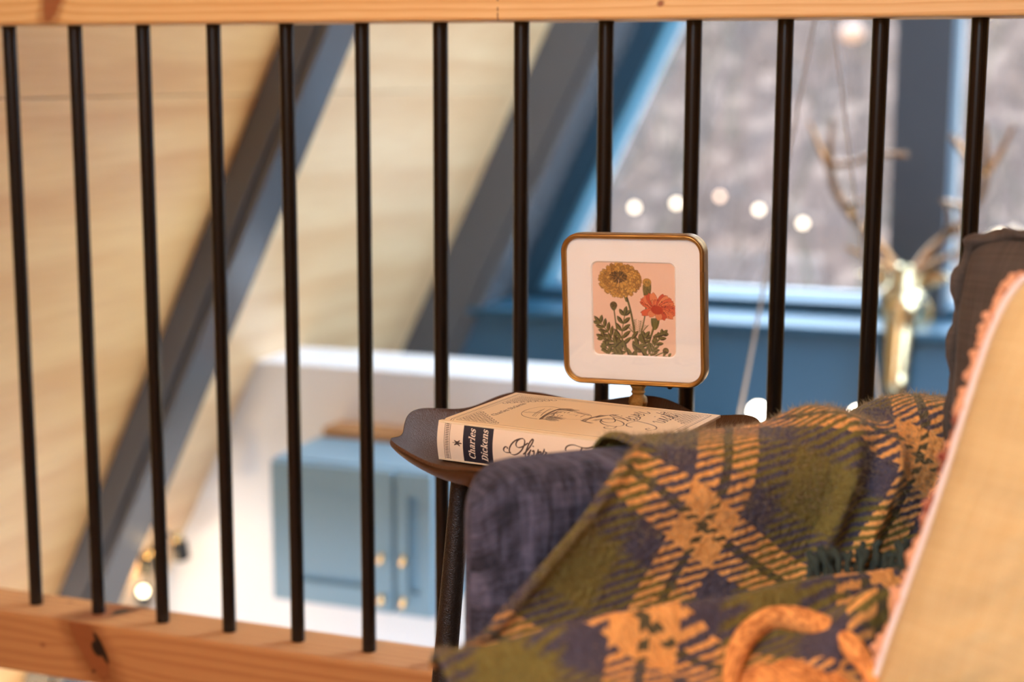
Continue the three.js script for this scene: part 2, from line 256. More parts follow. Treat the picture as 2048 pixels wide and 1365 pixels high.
{
  const c = struct('ceiling');
  // outer roof: closed on the left, unseen roof window added on the right for daylight
  part(c, 'roof_deck', slab(ML, alongSign, Z0, Z1, GROUND - 0.1, APEX, -0.16, -0.016), M.roofOut);
  part(c, 'ridge_cap', box(0.34, 0.34, Z1 - Z0, RIDGE, APEX + 0.10, (Z0 + Z1) / 2), M.roofOut);
  part(c, 'ridge_beam', box(0.09, 0.2, Z1 - Z0 - 0.3, RIDGE, APEX - 0.13, (Z0 + Z1) / 2 + 0.1, 0.004), M.beam);
  const W = { z0: -2.40, z1: -1.20, y0: 0.45, y1: 2.5 };
  part(c, 'roof_deck', slab(MR, sgnR, Z0, W.z0, GROUND - 0.1, APEX, -0.16, -0.016), M.roofOut);
  part(c, 'roof_deck', slab(MR, sgnR, W.z1, Z1, GROUND - 0.1, APEX, -0.16, -0.016), M.roofOut);
  part(c, 'roof_deck', slab(MR, sgnR, W.z0, W.z1, GROUND - 0.1, W.y0, -0.16, -0.016), M.roofOut);
  part(c, 'roof_deck', slab(MR, sgnR, W.z0, W.z1, W.y1, APEX, -0.16, -0.016), M.roofOut);
  // plywood sheets, edges open by two millimetres
  const rows = [GROUND, -1.33, -0.23, 0.873, 1.975, APEX - 0.03], bays = [[Z0, -2.62], [-2.62, -1.025], [-1.025, 0.52], [0.52, 2.06], [2.06, Z1]];
  const GAP = 0.0015;
  for (const [k, [a, b]] of bays.entries()) for (let r = 0; r < rows.length - 1; r++) {
    part(c, 'plywood_sheet', slab(ML, alongSign, a + GAP, b - GAP, rows[r] + GAP, rows[r + 1] - GAP, -0.014, 0, 0.0012), M.ply[k === 1 ? 1 : r % 2 ? 0 : 2]);  // bay beside the gable gets the daylight-paled sheets
    if (a >= -1.1 || a < -2.7 || r < 2) part(c, 'plywood_sheet', slab(MR, sgnR, a + GAP, b - GAP, rows[r] + GAP, rows[r + 1] - GAP, -0.014, 0, 0.0012), M.ply[(k + r + 1) % 3]);
  }
  part(c, 'plywood_sheet', slab(MR, sgnR, -2.62, W.z0, -0.23, APEX - 0.03, -0.014, 0, 0.0012), M.ply[0]);
  part(c, 'plywood_sheet', slab(MR, sgnR, W.z1, -1.025, -0.23, APEX - 0.03, -0.014, 0, 0.0012), M.ply[1]);
  part(c, 'plywood_sheet', slab(MR, sgnR, W.z0, W.z1, -0.23, W.y0, -0.014, 0, 0.0012), M.ply[2]);
  part(c, 'plywood_sheet', slab(MR, sgnR, W.z0, W.z1, W.y1, APEX - 0.03, -0.014, 0, 0.0012), M.ply[2]);
  const w3 = struct('window_3');
  part(w3, 'pane', slab(MR, sgnR, W.z0, W.z1, W.y0, W.y1, -0.10, -0.098), M.glass);
}
// rafters: a deep dark board with a thinner face strip, pairs meeting at the ridge
function rafter(n, z0, z1, depth, strip) {
  const t = struct('trim_' + n);
  for (const [m, s] of [[ML, alongSign], [MR, sgnR]]) {
    part(t, 'rafter_board', slab(m, s, z1, z0, GROUND, APEX - 0.06, 0.0, depth - strip, 0.003), M.beam);
    part(t, 'edge_strip', slab(m, s, z1, z0 - 0.012, GROUND, APEX - 0.06, depth - strip + 0.002, depth, 0.003), M.beam);
  }
}
rafter(1, -0.954, -1.097, 0.082, 0.022);
rafter(2, -2.456, -2.712, 0.164, 0.03);
rafter(3, 0.62, 0.48, 0.082, 0.022);
rafter(4, 2.15, 2.0, 0.082, 0.022);

// gable: painted wall with two windows each side of the centre post
const WALLZ = -2.714, SILL = 0.262, OUT = -2.95;
const winL = (y) => -0.5206 + (y - 0.912) / TAN;
{
  const s = new THREE.Shape();
  s.moveTo(roofX(0.22), 0.22); s.lineTo(2 * RIDGE - roofX(0.22), 0.22); s.lineTo(RIDGE, APEX); s.closePath();
  const PL = 0.222, PR = 0.372, topY = 0.912 + (PL + 0.5206) * TAN;
  const hole = (pts) => { const p = new THREE.Path(); p.moveTo(...pts[0]); p.lineTo(...pts[1]); p.lineTo(...pts[2]); p.closePath(); return p; };
  const L = [[winL(SILL), SILL], [PL, SILL], [PL, topY]], R = [[PR, SILL], [2 * RIDGE - winL(SILL), SILL], [PR, topY]];
  s.holes.push(hole(L), hole(R));
  const g = new THREE.ExtrudeGeometry(s, { depth: WALLZ - OUT, bevelEnabled: false }); g.translate(0, 0, OUT);
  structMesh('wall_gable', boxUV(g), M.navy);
  const low = struct('wall_gable_lower');
  const ls = new THREE.Shape(), yt = 0.215; ls.moveTo(roofX(yt), yt); ls.lineTo(2 * RIDGE - roofX(yt), yt); ls.lineTo(2 * RIDGE - roofX(GROUND), GROUND); ls.lineTo(roofX(GROUND), GROUND); ls.closePath();
  part(low, 'wall_face', boxUV(new THREE.ExtrudeGeometry(ls, { depth: 0.44, bevelEnabled: false }).translate(0, 0, -2.93)), M.slate);
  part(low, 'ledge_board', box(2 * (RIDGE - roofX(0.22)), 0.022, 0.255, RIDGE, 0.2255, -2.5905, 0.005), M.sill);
  // window frames set deep in the wall
  for (const [k, tri] of [L, R].entries()) {
    const w = struct('window_' + (k + 1)), c = [(tri[0][0] + tri[1][0] + tri[2][0]) / 3, (tri[0][1] + tri[1][1] + tri[2][1]) / 3];
    const fs = new THREE.Shape(); fs.moveTo(...tri[0]); fs.lineTo(...tri[1]); fs.lineTo(...tri[2]); fs.closePath();
    const inn = tri.map(([x, y]) => [lerp(x, c[0], 0.022), lerp(y, c[1], 0.022)]); fs.holes.push(hole(inn));
    part(w, 'window_frame', boxUV(new THREE.ExtrudeGeometry(fs, { depth: 0.05, bevelEnabled: false }).translate(0, 0, -2.93)), M.frameGrey);
    const ps = new THREE.Shape(); inn.forEach((p, i) => (i ? ps.lineTo(...p) : ps.moveTo(...p))); ps.closePath();
    part(w, 'pane', new THREE.ExtrudeGeometry(ps, { depth: 0.002, bevelEnabled: false }).translate(0, 0, -2.905), M.glass);
  }
  // the centre post stands a little proud of the wall
  const p = struct('trim_5');
  part(p, 'post_board', box(PR - PL, topY - 0.25, 0.03, (PL + PR) / 2, (topY + 0.25) / 2 - 0.0, WALLZ + 0.012, 0.003), M.post);
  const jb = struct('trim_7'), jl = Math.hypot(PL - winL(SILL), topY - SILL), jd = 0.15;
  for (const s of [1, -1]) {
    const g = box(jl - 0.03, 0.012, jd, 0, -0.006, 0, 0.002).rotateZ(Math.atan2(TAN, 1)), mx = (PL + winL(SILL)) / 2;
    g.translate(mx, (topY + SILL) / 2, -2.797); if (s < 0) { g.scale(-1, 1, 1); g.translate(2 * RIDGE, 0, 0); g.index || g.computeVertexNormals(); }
    part(jb, 'daylit_jamb_board', g, M.jambDaylit);  // boards added to carry the daylight tone of the reveals
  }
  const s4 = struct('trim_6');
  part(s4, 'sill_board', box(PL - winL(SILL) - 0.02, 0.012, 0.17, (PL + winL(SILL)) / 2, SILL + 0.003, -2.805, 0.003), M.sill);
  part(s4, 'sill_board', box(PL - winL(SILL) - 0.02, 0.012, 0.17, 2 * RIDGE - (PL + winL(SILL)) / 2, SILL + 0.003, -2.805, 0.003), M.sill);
}
// white partition below the slope with its broad top
{
  const zf = -1.47, zb = -1.70, top = 0.2285, xr = -0.23;
  const s = new THREE.Shape(); s.moveTo(roofX(top) - 0.005, top); s.lineTo(xr, top); s.lineTo(xr, GROUND); s.lineTo(roofX(GROUND) - 0.005, GROUND); s.closePath();
  const g = new THREE.ExtrudeGeometry(s, { depth: zf - zb - 0.008, bevelEnabled: true, bevelThickness: 0.004, bevelSize: 0.003, bevelSegments: 2 }).translate(0, 0, zb + 0.004);
  structMesh('wall_partition', boxUV(g), M.white);
}
// lower floor, loft floor, rear walls
structMesh('floor_lower', box(5.6, 0.12, Z1 - Z0, RIDGE, GROUND - 0.06, (Z0 + Z1) / 2), M.paleFloor);
{
  const f = struct('floor'), w = 0.14, n = 22;
  part(f, 'joist_slab', box(3.2, 0.16, Z1 + 0.02, RIDGE, -0.10, (Z1 - 0.02) / 2), M.beam);
  for (let i = 0; i < n; i++) part(f, 'floor_board', box(3.0, 0.02, w - 0.002, RIDGE, -0.01, 0.0 + w * (i + 0.5), 0.002), M.plank);
}
{
  const w = struct('wall_rear');   // loft end wall; the lower storey is glazed
  const g = new THREE.Shape(); g.moveTo(roofX(0) - 0.01, 0); g.lineTo(2 * RIDGE - roofX(0) + 0.01, 0); g.lineTo(RIDGE, APEX); g.closePath();
  const hw = (y) => (APEX - y) / TAN - 0.10, wh = new THREE.Path(); wh.moveTo(RIDGE - hw(1.48), 1.48); wh.lineTo(RIDGE + hw(1.48), 1.48); wh.lineTo(RIDGE + hw(2.72), 2.72); wh.lineTo(RIDGE - hw(2.72), 2.72); wh.closePath(); g.holes.push(wh);
  part(w, 'wall_face', boxUV(new THREE.ExtrudeGeometry(g, { depth: 0.12, bevelEnabled: false }).translate(0, 0, Z1 - 0.12)), M.white);
  part(w, 'wall_face', box(4.2, 0.18, 0.12, RIDGE, -0.09, Z1 - 0.06), M.white);
  part(w, 'wall_face', box(0.5, 2.2, 0.12, RIDGE - 2.15, -1.25, Z1 - 0.06), M.white);
  part(w, 'wall_face', box(0.5, 2.2, 0.12, RIDGE + 2.15, -1.25, Z1 - 0.06), M.white);
}

// ---------------------------------------------------------------- loft railing
{
  const t = thing('loft_railing', 'loft railing of pale fir rails and thin black metal balusters', 'railing');
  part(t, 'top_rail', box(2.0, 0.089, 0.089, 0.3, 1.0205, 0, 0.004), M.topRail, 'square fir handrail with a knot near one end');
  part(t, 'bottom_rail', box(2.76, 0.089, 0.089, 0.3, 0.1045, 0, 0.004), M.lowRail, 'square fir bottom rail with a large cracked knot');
  const pts = [[0.0, 0], [0.0095, 0], [0.0095, 0.829], [0, 0.829]], g = lathe(pts, 28);
  for (let i = 0; i <= 17; i++) { const b = part(t, 'baluster', g, M.baluster); b.position.set((i - 6) * 0.107, 0.148, 0); }
}

// ---------------------------------------------------------------- side table
const TX = 0.293, TZ = 0.333, TY = 0.5295;
{
  const t = thing('side_table', 'dark hammered metal side table with a wavy rimmed tray top', 'table', [TX, 0, TZ]);
  const N = 8, ph = 5.306;
  const rim = (a) => Math.cos(N * a + ph) * 0.75 + Math.cos(3 * a + 0.7) * 0.15;
  const prof = (s, a, up) => {            // s: 0 centre .. 1 lip
    const k = smooth(0.62, 1, s), R = 0.190 + 0.008 * rim(a) * k, r = R * (s < 0.66 ? s * 0.82 / 0.66 : 0.82 + 0.18 * Math.sin((s - 0.66) / 0.34 * Math.PI / 2));
    const y = (0.023 + 0.0062 * rim(a)) * Math.pow(smooth(0.6, 1.02, s), 1.2);
    return [Math.cos(a) * r * (up ? 1 : 1 + 0.004 * k), y - (up ? 0 : 0.0055 * (1 - smooth(0.97, 1, s) * 0.4)), Math.sin(a) * r * (up ? 1 : 1 + 0.004 * k)];
  };
  const f = (u, v) => { const a = -u * Math.PI * 2; return v < 0.5 ? prof(v * 2, a, true) : prof((1 - v) * 2, a, false); };
  const g = grid(216, 96, (u, v) => { const p = f(u, v); return [p[0], p[1] + TY, p[2]]; }, (u, v) => { const p = f(u, v); return [p[0] + (v > 0.5 ? 0.31 : 0), p[2] + p[1]]; });
  part(t, 'tray', g, M.trayMetal);
  part(t, 'leg_ring', new THREE.TorusGeometry(0.122, 0.006, 10, 48).rotateX(Math.PI / 2).translate(0, TY - 0.016, 0), M.legMetal);
  for (let k = 0; k < 3; k++) {
    const a = Math.PI + 0.608 + k * 2 * Math.PI / 3, c = Math.cos(a), s = -Math.sin(a);
    part(t, 'leg', limb([[c * 0.122, TY - 0.004, s * 0.122], [c * 0.142, 0.3, s * 0.142], [c * 0.17, 0.003, s * 0.17]], [0.0105, 0.0125, 0.0115], 18, 8), M.legMetal);
  }
}

// ---------------------------------------------------------------- book
// script lettering as pen strokes: each letter is a list of cubic paths in units of the x-height
const SCRIPT = {
  O: [2.35, 'M1.45 2.2 C.5 2.2 -.1 1.4 .02 .7 C.15 -.12 1.3 -.2 1.78 .75 C2.15 1.55 1.85 2.3 1.3 2.2 C.75 2.1 .5 1.5 .95 1.15 C1.3 .9 1.9 1.2 2.35 1.75 M.3 .35 C-.3 .1 -.9 .3 -.8 .75 C-.7 1.1 -.3 1.0 -.3 .75'],
  l: [0.55, 'M-.15 .3 C.25 .7 .75 1.7 .62 2.2 C.5 2.55 .2 2 .15 1.2 C.1 .4 .1 0 .35 0 C.5 0 .6 .2 .7 .35'],
  i: [0.5, 'M-.1 .35 C.05 .55 .15 .8 .2 1 C.12 .6 .05 .05 .25 0 C.4 0 .5 .2 .6 .35 M.32 1.42 C.36 1.5 .4 1.5 .38 1.4'],
  v: [0.8, 'M-.02 .75 C.06 1.02 .2 1.02 .24 .7 C.28 .4 .32 .1 .4 0 C.58 .25 .76 .65 .74 .98 C.78 .86 .86 .84 .96 .88'],
  e: [0.62, 'M-.1 .35 C.3 .42 .48 .66 .42 .86 C.32 1.06 .06 .8 .08 .4 C.1 0 .42 -.06 .72 .35'],
  r: [0.75, 'M-.1 .35 C.05 .65 .14 .95 .14 1.12 C.2 .9 .42 .95 .55 .92 C.42 .6 .36 .05 .58 0 C.75 0 .85 .2 .95 .4'],
  T: [1.75, 'M-.6 1.45 C-.9 2.0 -.2 2.35 .5 2.15 C1.2 1.95 1.8 1.95 2.3 2.3 M1.15 2.05 C1.05 1.2 1.0 .3 .45 -.1 C0 -.4 -.6 -.2 -.55 .2 C-.5 .5 -.1 .45 -.1 .2'],
  w: [1.05, 'M-.05 .7 C.05 1 .2 1 .2 .75 C.15 .3 .15 0 .35 0 C.55 .05 .65 .5 .68 .9 C.6 .4 .6 0 .8 0 C1.05 .1 1.1 .6 1.05 .95 C1.1 .85 1.2 .85 1.3 .9'],
  s: [0.6, 'M-.15 .3 C.1 .6 .25 .9 .3 1.1 C.35 .7 .6 .4 .4 .1 C.25 -.1 .05 .05 .05 .15 M.4 .1 C.5 .1 .6 .2 .7 .35'],
  t: [0.6, 'M-.1 .35 C.2 .8 .35 1.5 .4 1.9 C.25 1 .1 .1 .3 0 C.5 0 .6 .2 .75 .4 M-.05 1.25 C.3 1.2 .7 1.3 1.0 1.45'],
};
function pen(ctx, text, x, y, size, nib, stretch = 1) {
  for (const ch of text) {
    const [adv, path] = SCRIPT[ch], tk = path.match(/[MC]|-?[\d.]+/g);
    for (let k = -3; k <= 3; k++) {
      ctx.beginPath();
      let i = 0, cmd = '';
      const X = (a, b) => x + (a * stretch + 0.28 * b) * size + k * nib * 0.16, Y = (b) => y - b * size + k * nib * 0.07;
      while (i < tk.length) {
        if (/[MC]/.test(tk[i])) cmd = tk[i++];
        const n = cmd === 'M' ? 2 : 6, v = tk.slice(i, i + n).map(Number); i += n;
        if (cmd === 'M') ctx.moveTo(X(v[0], v[1]), Y(v[1])); else ctx.bezierCurveTo(X(v[0], v[1]), Y(v[1]), X(v[2], v[3]), Y(v[3]), X(v[4], v[5]), Y(v[5]));
      }
      ctx.lineWidth = nib * 0.42; ctx.lineCap = 'round'; ctx.stroke();
    }
    x += adv * stretch * size;
  }
}
function canvasTex(w, h, draw) {
  const c = document.createElement('canvas'); c.width = w; c.height = h; const ctx = c.getContext('2d'); draw(ctx, w, h);
  const t = new THREE.CanvasTexture(c); t.colorSpace = THREE.SRGBColorSpace; t.magFilter = THREE.LinearFilter; t.minFilter = THREE.LinearFilter; return t;
}
const mottled = (ctx, w, h, base, amp, n) => { ctx.fillStyle = base; ctx.fillRect(0, 0, w, h); for (let i = 0; i < n; i++) { ctx.fillStyle = `rgba(${rnd() < 0.5 ? '90,60,30' : '255,240,215'},${amp * rnd()})`; ctx.fillRect(rnd() * w, rnd() * h, rr(1, 5), rr(1, 5)); } };
const INK = 'rgb(66,50,44)', PAPER = '#e6d3ae';
const coverTex = canvasTex(1024, 1480, (c, w, h) => {
  mottled(c, w, h, PAPER, 0.05, 6000);
  c.strokeStyle = INK; c.fillStyle = INK;
  for (const [m, lw] of [[46, 5], [62, 2.5], [82, 2.5]]) { c.lineWidth = lw; c.strokeRect(m, m, w - 2 * m, h - 2 * m); }
  // corner lace: scallops along the diagonal and fine scrolls behind them
  for (const [sx, sy] of [[1, 1], [-1, 1], [1, -1], [-1, -1]]) {
    c.save(); c.translate(sx > 0 ? 88 : w - 88, sy > 0 ? 88 : h - 88); c.scale(sx, sy);
    c.lineWidth = 2.2;
    for (let i = 0; i < 26; i++) for (let j = 0; j < 26 - i; j++) {
      if ((i + j) % 2) continue; const x = 8 + i * 9.4, y = 8 + j * 9.4;
      c.beginPath(); c.arc(x, y, 6.2, (i * 1.3 + j) % 6, ((i * 1.3 + j) % 6) + 4.2); c.stroke();
    }
    c.lineWidth = 5; c.beginPath();
    for (let k = 0; k < 8; k++) { const x = 272 - k * 34, y = 12 + k * 34; c.arc(x - 10, y + 10, 17, -Math.PI * 0.45, Math.PI * 0.95); }
    c.stroke();
    c.lineWidth = 2.2; c.beginPath();
    for (let k = 0; k < 8; k++) { const x = 262 - k * 34, y = 2 + k * 34; c.arc(x - 10, y + 10, 12, -Math.PI * 0.45, Math.PI * 0.95); }
    c.stroke();
    c.restore();
  }
  c.save(); c.transform(1, 0, -0.2, 1, 0, 0); c.font = 'bold 54px serif'; c.textAlign = 'center'; c.fillText('Charles Dickens', w / 2 + 46, 240); c.restore();
  // plain ink sketch of a soft cap over a hatched oval and a scarf
  const scr = (x0, y0, x1, y1, bow, n, sp) => { for (let i = 0; i < n; i++) { const o = (rnd() - 0.5) * sp, q = (rnd() - 0.5) * sp; c.lineWidth = rr(1.2, 3.2); c.beginPath(); c.moveTo(x0 + o, y0 + q); c.quadraticCurveTo((x0 + x1) / 2 + bow + o, (y0 + y1) / 2 - Math.abs(bow) + q, x1 + q, y1 + o); c.stroke(); } };
  for (let k = 0; k < 3; k++) { c.lineWidth = 2.4; c.beginPath(); c.moveTo(338 + k * 3, 520); c.bezierCurveTo(330, 370 + k * 5, 480, 312 - k * 4, 600, 338); c.bezierCurveTo(715, 356, 735 + k * 4, 430, 700, 505); c.stroke(); }
  scr(340, 540, 690, 505, 40, 16, 18); scr(420, 470, 640, 440, 30, 5, 60); scr(500, 345, 520, 470, -20, 4, 60);
  for (let i = 0; i < 60; i++) { const q = i / 59, x = lerp(345, 470, rnd()), y = lerp(530, 575, rnd()); scr(x, y, x - 26 + 30 * q, y + rr(50, 120), 16, 1, 10); }
  for (let i = 0; i < 34; i++) { const x = lerp(640, 700, rnd()); scr(x, 510, x + rr(-6, 26), 510 + rr(60, 130), 16, 1, 10); }
  for (let i = 0; i < 22; i++) scr(lerp(440, 640, rnd()), 520, lerp(430, 650, rnd()), 565, 14, 1, 10);
  c.lineWidth = 2.4; c.beginPath(); c.ellipse(548, 625, 122, 165, 0.12, 0.05, Math.PI * 0.98); c.stroke();
  for (const [x, y] of [[500, 610], [606, 606]]) { scr(x - 24, y - 22, x + 22, y - 24, 6, 3, 6); scr(x - 20, y, x + 20, y, 8, 3, 5); c.beginPath(); c.arc(x, y + 3, 6, 0, 7); c.fill(); }
  scr(556, 630, 562, 684, 8, 2, 6); scr(538, 690, 575, 690, -4, 3, 4); scr(520, 732, 588, 730, -6, 4, 5); scr(640, 640, 600, 760, 12, 7, 34);
  scr(430, 800, 640, 830, -34, 14, 40); scr(560, 820, 700, 900, 20, 12, 40); scr(440, 780, 400, 870, -10, 9, 30); scr(470, 850, 560, 900, 16, 8, 40);
  c.strokeStyle = INK;
  pen(c, 'Oliver', 360, 1070, 88, 6, 1.0);
  pen(c, 'Twist', 440, 1262, 88, 6, 1.05);
});
const spineTex = canvasTex(1800, 304, (c, w, h) => {
  mottled(c, w, h, '#ead6bd', 0.05, 4000);  // ground pinker than the cover: cool fill light painted in
  c.fillStyle = INK; c.strokeStyle = INK; c.lineWidth = 4;
  for (const x of [62, 108, w - 62, w - 108]) { c.beginPath(); c.moveTo(x, 14); c.lineTo(x, h - 14); c.stroke(); }
  for (const x of [70, w - 100]) for (let y = 16; y < h - 14; y += 13) c.fillRect(x, y, 30, 6);
  c.save(); c.translate(176, h / 2);      // small leaf ornament
  for (const a of [0, 0.75, -0.75, 2.5, -2.5]) { c.save(); c.rotate(a); c.beginPath(); const L = a ? 34 : 44; c.moveTo(4, 0); c.quadraticCurveTo(L * 0.5, -11, L, 0); c.quadraticCurveTo(L * 0.5, 11, 4, 0); c.fill(); c.restore(); }
  c.fillRect(-40, -2, 80, 4); c.beginPath(); c.arc(0, 0, 14, 0, 7); c.fill(); c.restore();
  c.fillStyle = 'rgb(30,27,40)'; c.fillRect(226, 6, 256, h - 12);
  for (let i = 0; i < 700; i++) { c.fillStyle = `rgba(150,140,160,${rnd() * 0.25})`; c.fillRect(226 + rnd() * 252, 6 + rnd() * (h - 14), 2.5, 2.5); }
  c.fillStyle = '#ead9c4';
  for (const [txt, x] of [['Charles', 330], ['Dickens', 438]]) { c.save(); c.translate(x, h / 2); c.rotate(-Math.PI / 2); c.transform(1, 0, -0.28, 1, 0, 0); c.font = 'bold 74px serif'; c.textAlign = 'center'; c.scale(0.82, 1); c.fillText(txt, 0, 0); c.restore(); }
  c.strokeStyle = INK; c.fillStyle = INK;
  pen(c, 'Oliver', 612, 190, 60, 8, 0.95);
  c.beginPath(); c.arc(945, 170, 9, 0, 7); c.fill(); c.fillRect(941, 150, 8, 50);
  pen(c, 'Twist', 1105, 190, 60, 8, 1.15);
});
{
  const L = 0.237, W = 0.163, H = 0.040, cv = 0.0028;
  const t = thing('book', 'thick cream hardback novel with ornate ink border lying on the side table', 'book', [0.2998, TY + 0.0018, 0.3486], -0.14);
  const cover = std({ map: coverTex, roughness: 0.6 }), spine = std({ map: spineTex, roughness: 0.62 }), cloth = std({ color: new THREE.Color('#e2cfae'), roughness: 0.65 });
  const mapUV = (g, f) => { const p = g.attributes.position, uv = new Float32Array(p.count * 2); for (let i = 0; i < p.count; i++) { const q = f(p.getX(i), p.getY(i), p.getZ(i)); uv[2 * i] = q[0]; uv[2 * i + 1] = q[1]; } g.setAttribute('uv', new THREE.BufferAttribute(uv, 2)); return g; };
  // boards: front board dips to a hinge groove along the spine; u runs spine to fore edge, v up towards the left end
  const board = (y, up) => {
    const sh = new THREE.Shape(), w = W / 2, e = 0.0009, h = cv / 2;
    sh.moveTo(-w, -h + e); sh.lineTo(-w, h - e); sh.quadraticCurveTo(-w, h, -w + e, h);
    for (let i = 0; i <= 16; i++) { const z = w - 0.017 + i * 0.00085; sh.lineTo(z, h - 0.0013 * Math.exp(-(((z - (w - 0.0105)) / 0.0024) ** 2))); }
    sh.lineTo(w - e, h); sh.quadraticCurveTo(w, h, w, h - e); sh.lineTo(w, -h); sh.lineTo(-w + e, -h); sh.quadraticCurveTo(-w, -h, -w, -h + e);
    const g = new THREE.ExtrudeGeometry(sh, { depth: L - 0.001, bevelEnabled: true, bevelThickness: 0.0005, bevelSize: 0.0004, bevelOffset: -0.0004, bevelSegments: 2, curveSegments: 5 }).translate(0, 0, -L / 2 + 0.0005);
    g.applyMatrix4(new THREE.Matrix4().set(0, 0, -1, 0, 0, up, 0, y, up, 0, 0, 0, 0, 0, 0, 1));   // shape x runs to +z for the front board, depth runs along x
    return mapUV(g, (x, Y, z) => [0.5 - z / W, 0.5 - x / L]);
  };
  part(t, 'front_cover', board(H - cv / 2, 1), cover, 'cream front cover with a sketched head in a cap, script title and lace corners');
  part(t, 'back_cover', board(cv / 2, -1), cloth);
  // spine: slightly rounded strip
  const arc = (v) => 0.0035 * Math.sin(v * Math.PI);
  const sg = merge([grid(40, 14, (u, v) => [(u - 0.5) * L, v * H, W / 2 - 0.0005 + arc(v)]), grid(40, 14, (u, v) => [(0.5 - u) * L, v * H, W / 2 - 0.0030 + arc(v)]), grid(2, 14, (u, v) => [-L / 2, v * H, W / 2 - 0.0005 + arc(v) - (1 - u) * 0.0025 - 0 * u]), grid(2, 14, (u, v) => [L / 2, v * H, W / 2 - 0.0005 + arc(v) - u * 0.0025])]);
  part(t, 'spine', mapUV(sg, (x, y) => [x / L + 0.5, y / H]), spine, 'cream spine tinted pinker for the cool fill light with a dark author label and script title');
  // page block with slightly uneven gatherings
  part(t, 'page_block', boxUV(new THREE.BoxGeometry(L - 0.007, H - 2 * cv, W - 0.006, 1, 10, 1).translate(0, H / 2, 0.001)), M.paper);
  part(t, 'headband', new THREE.CylinderGeometry(0.0022, 0.0022, H - 2 * cv - 0.002, 10).rotateX(0).translate(-L / 2 + 0.0024, H / 2, W / 2 - 0.004), std({ color: 0x222028, roughness: 0.8 }));
}

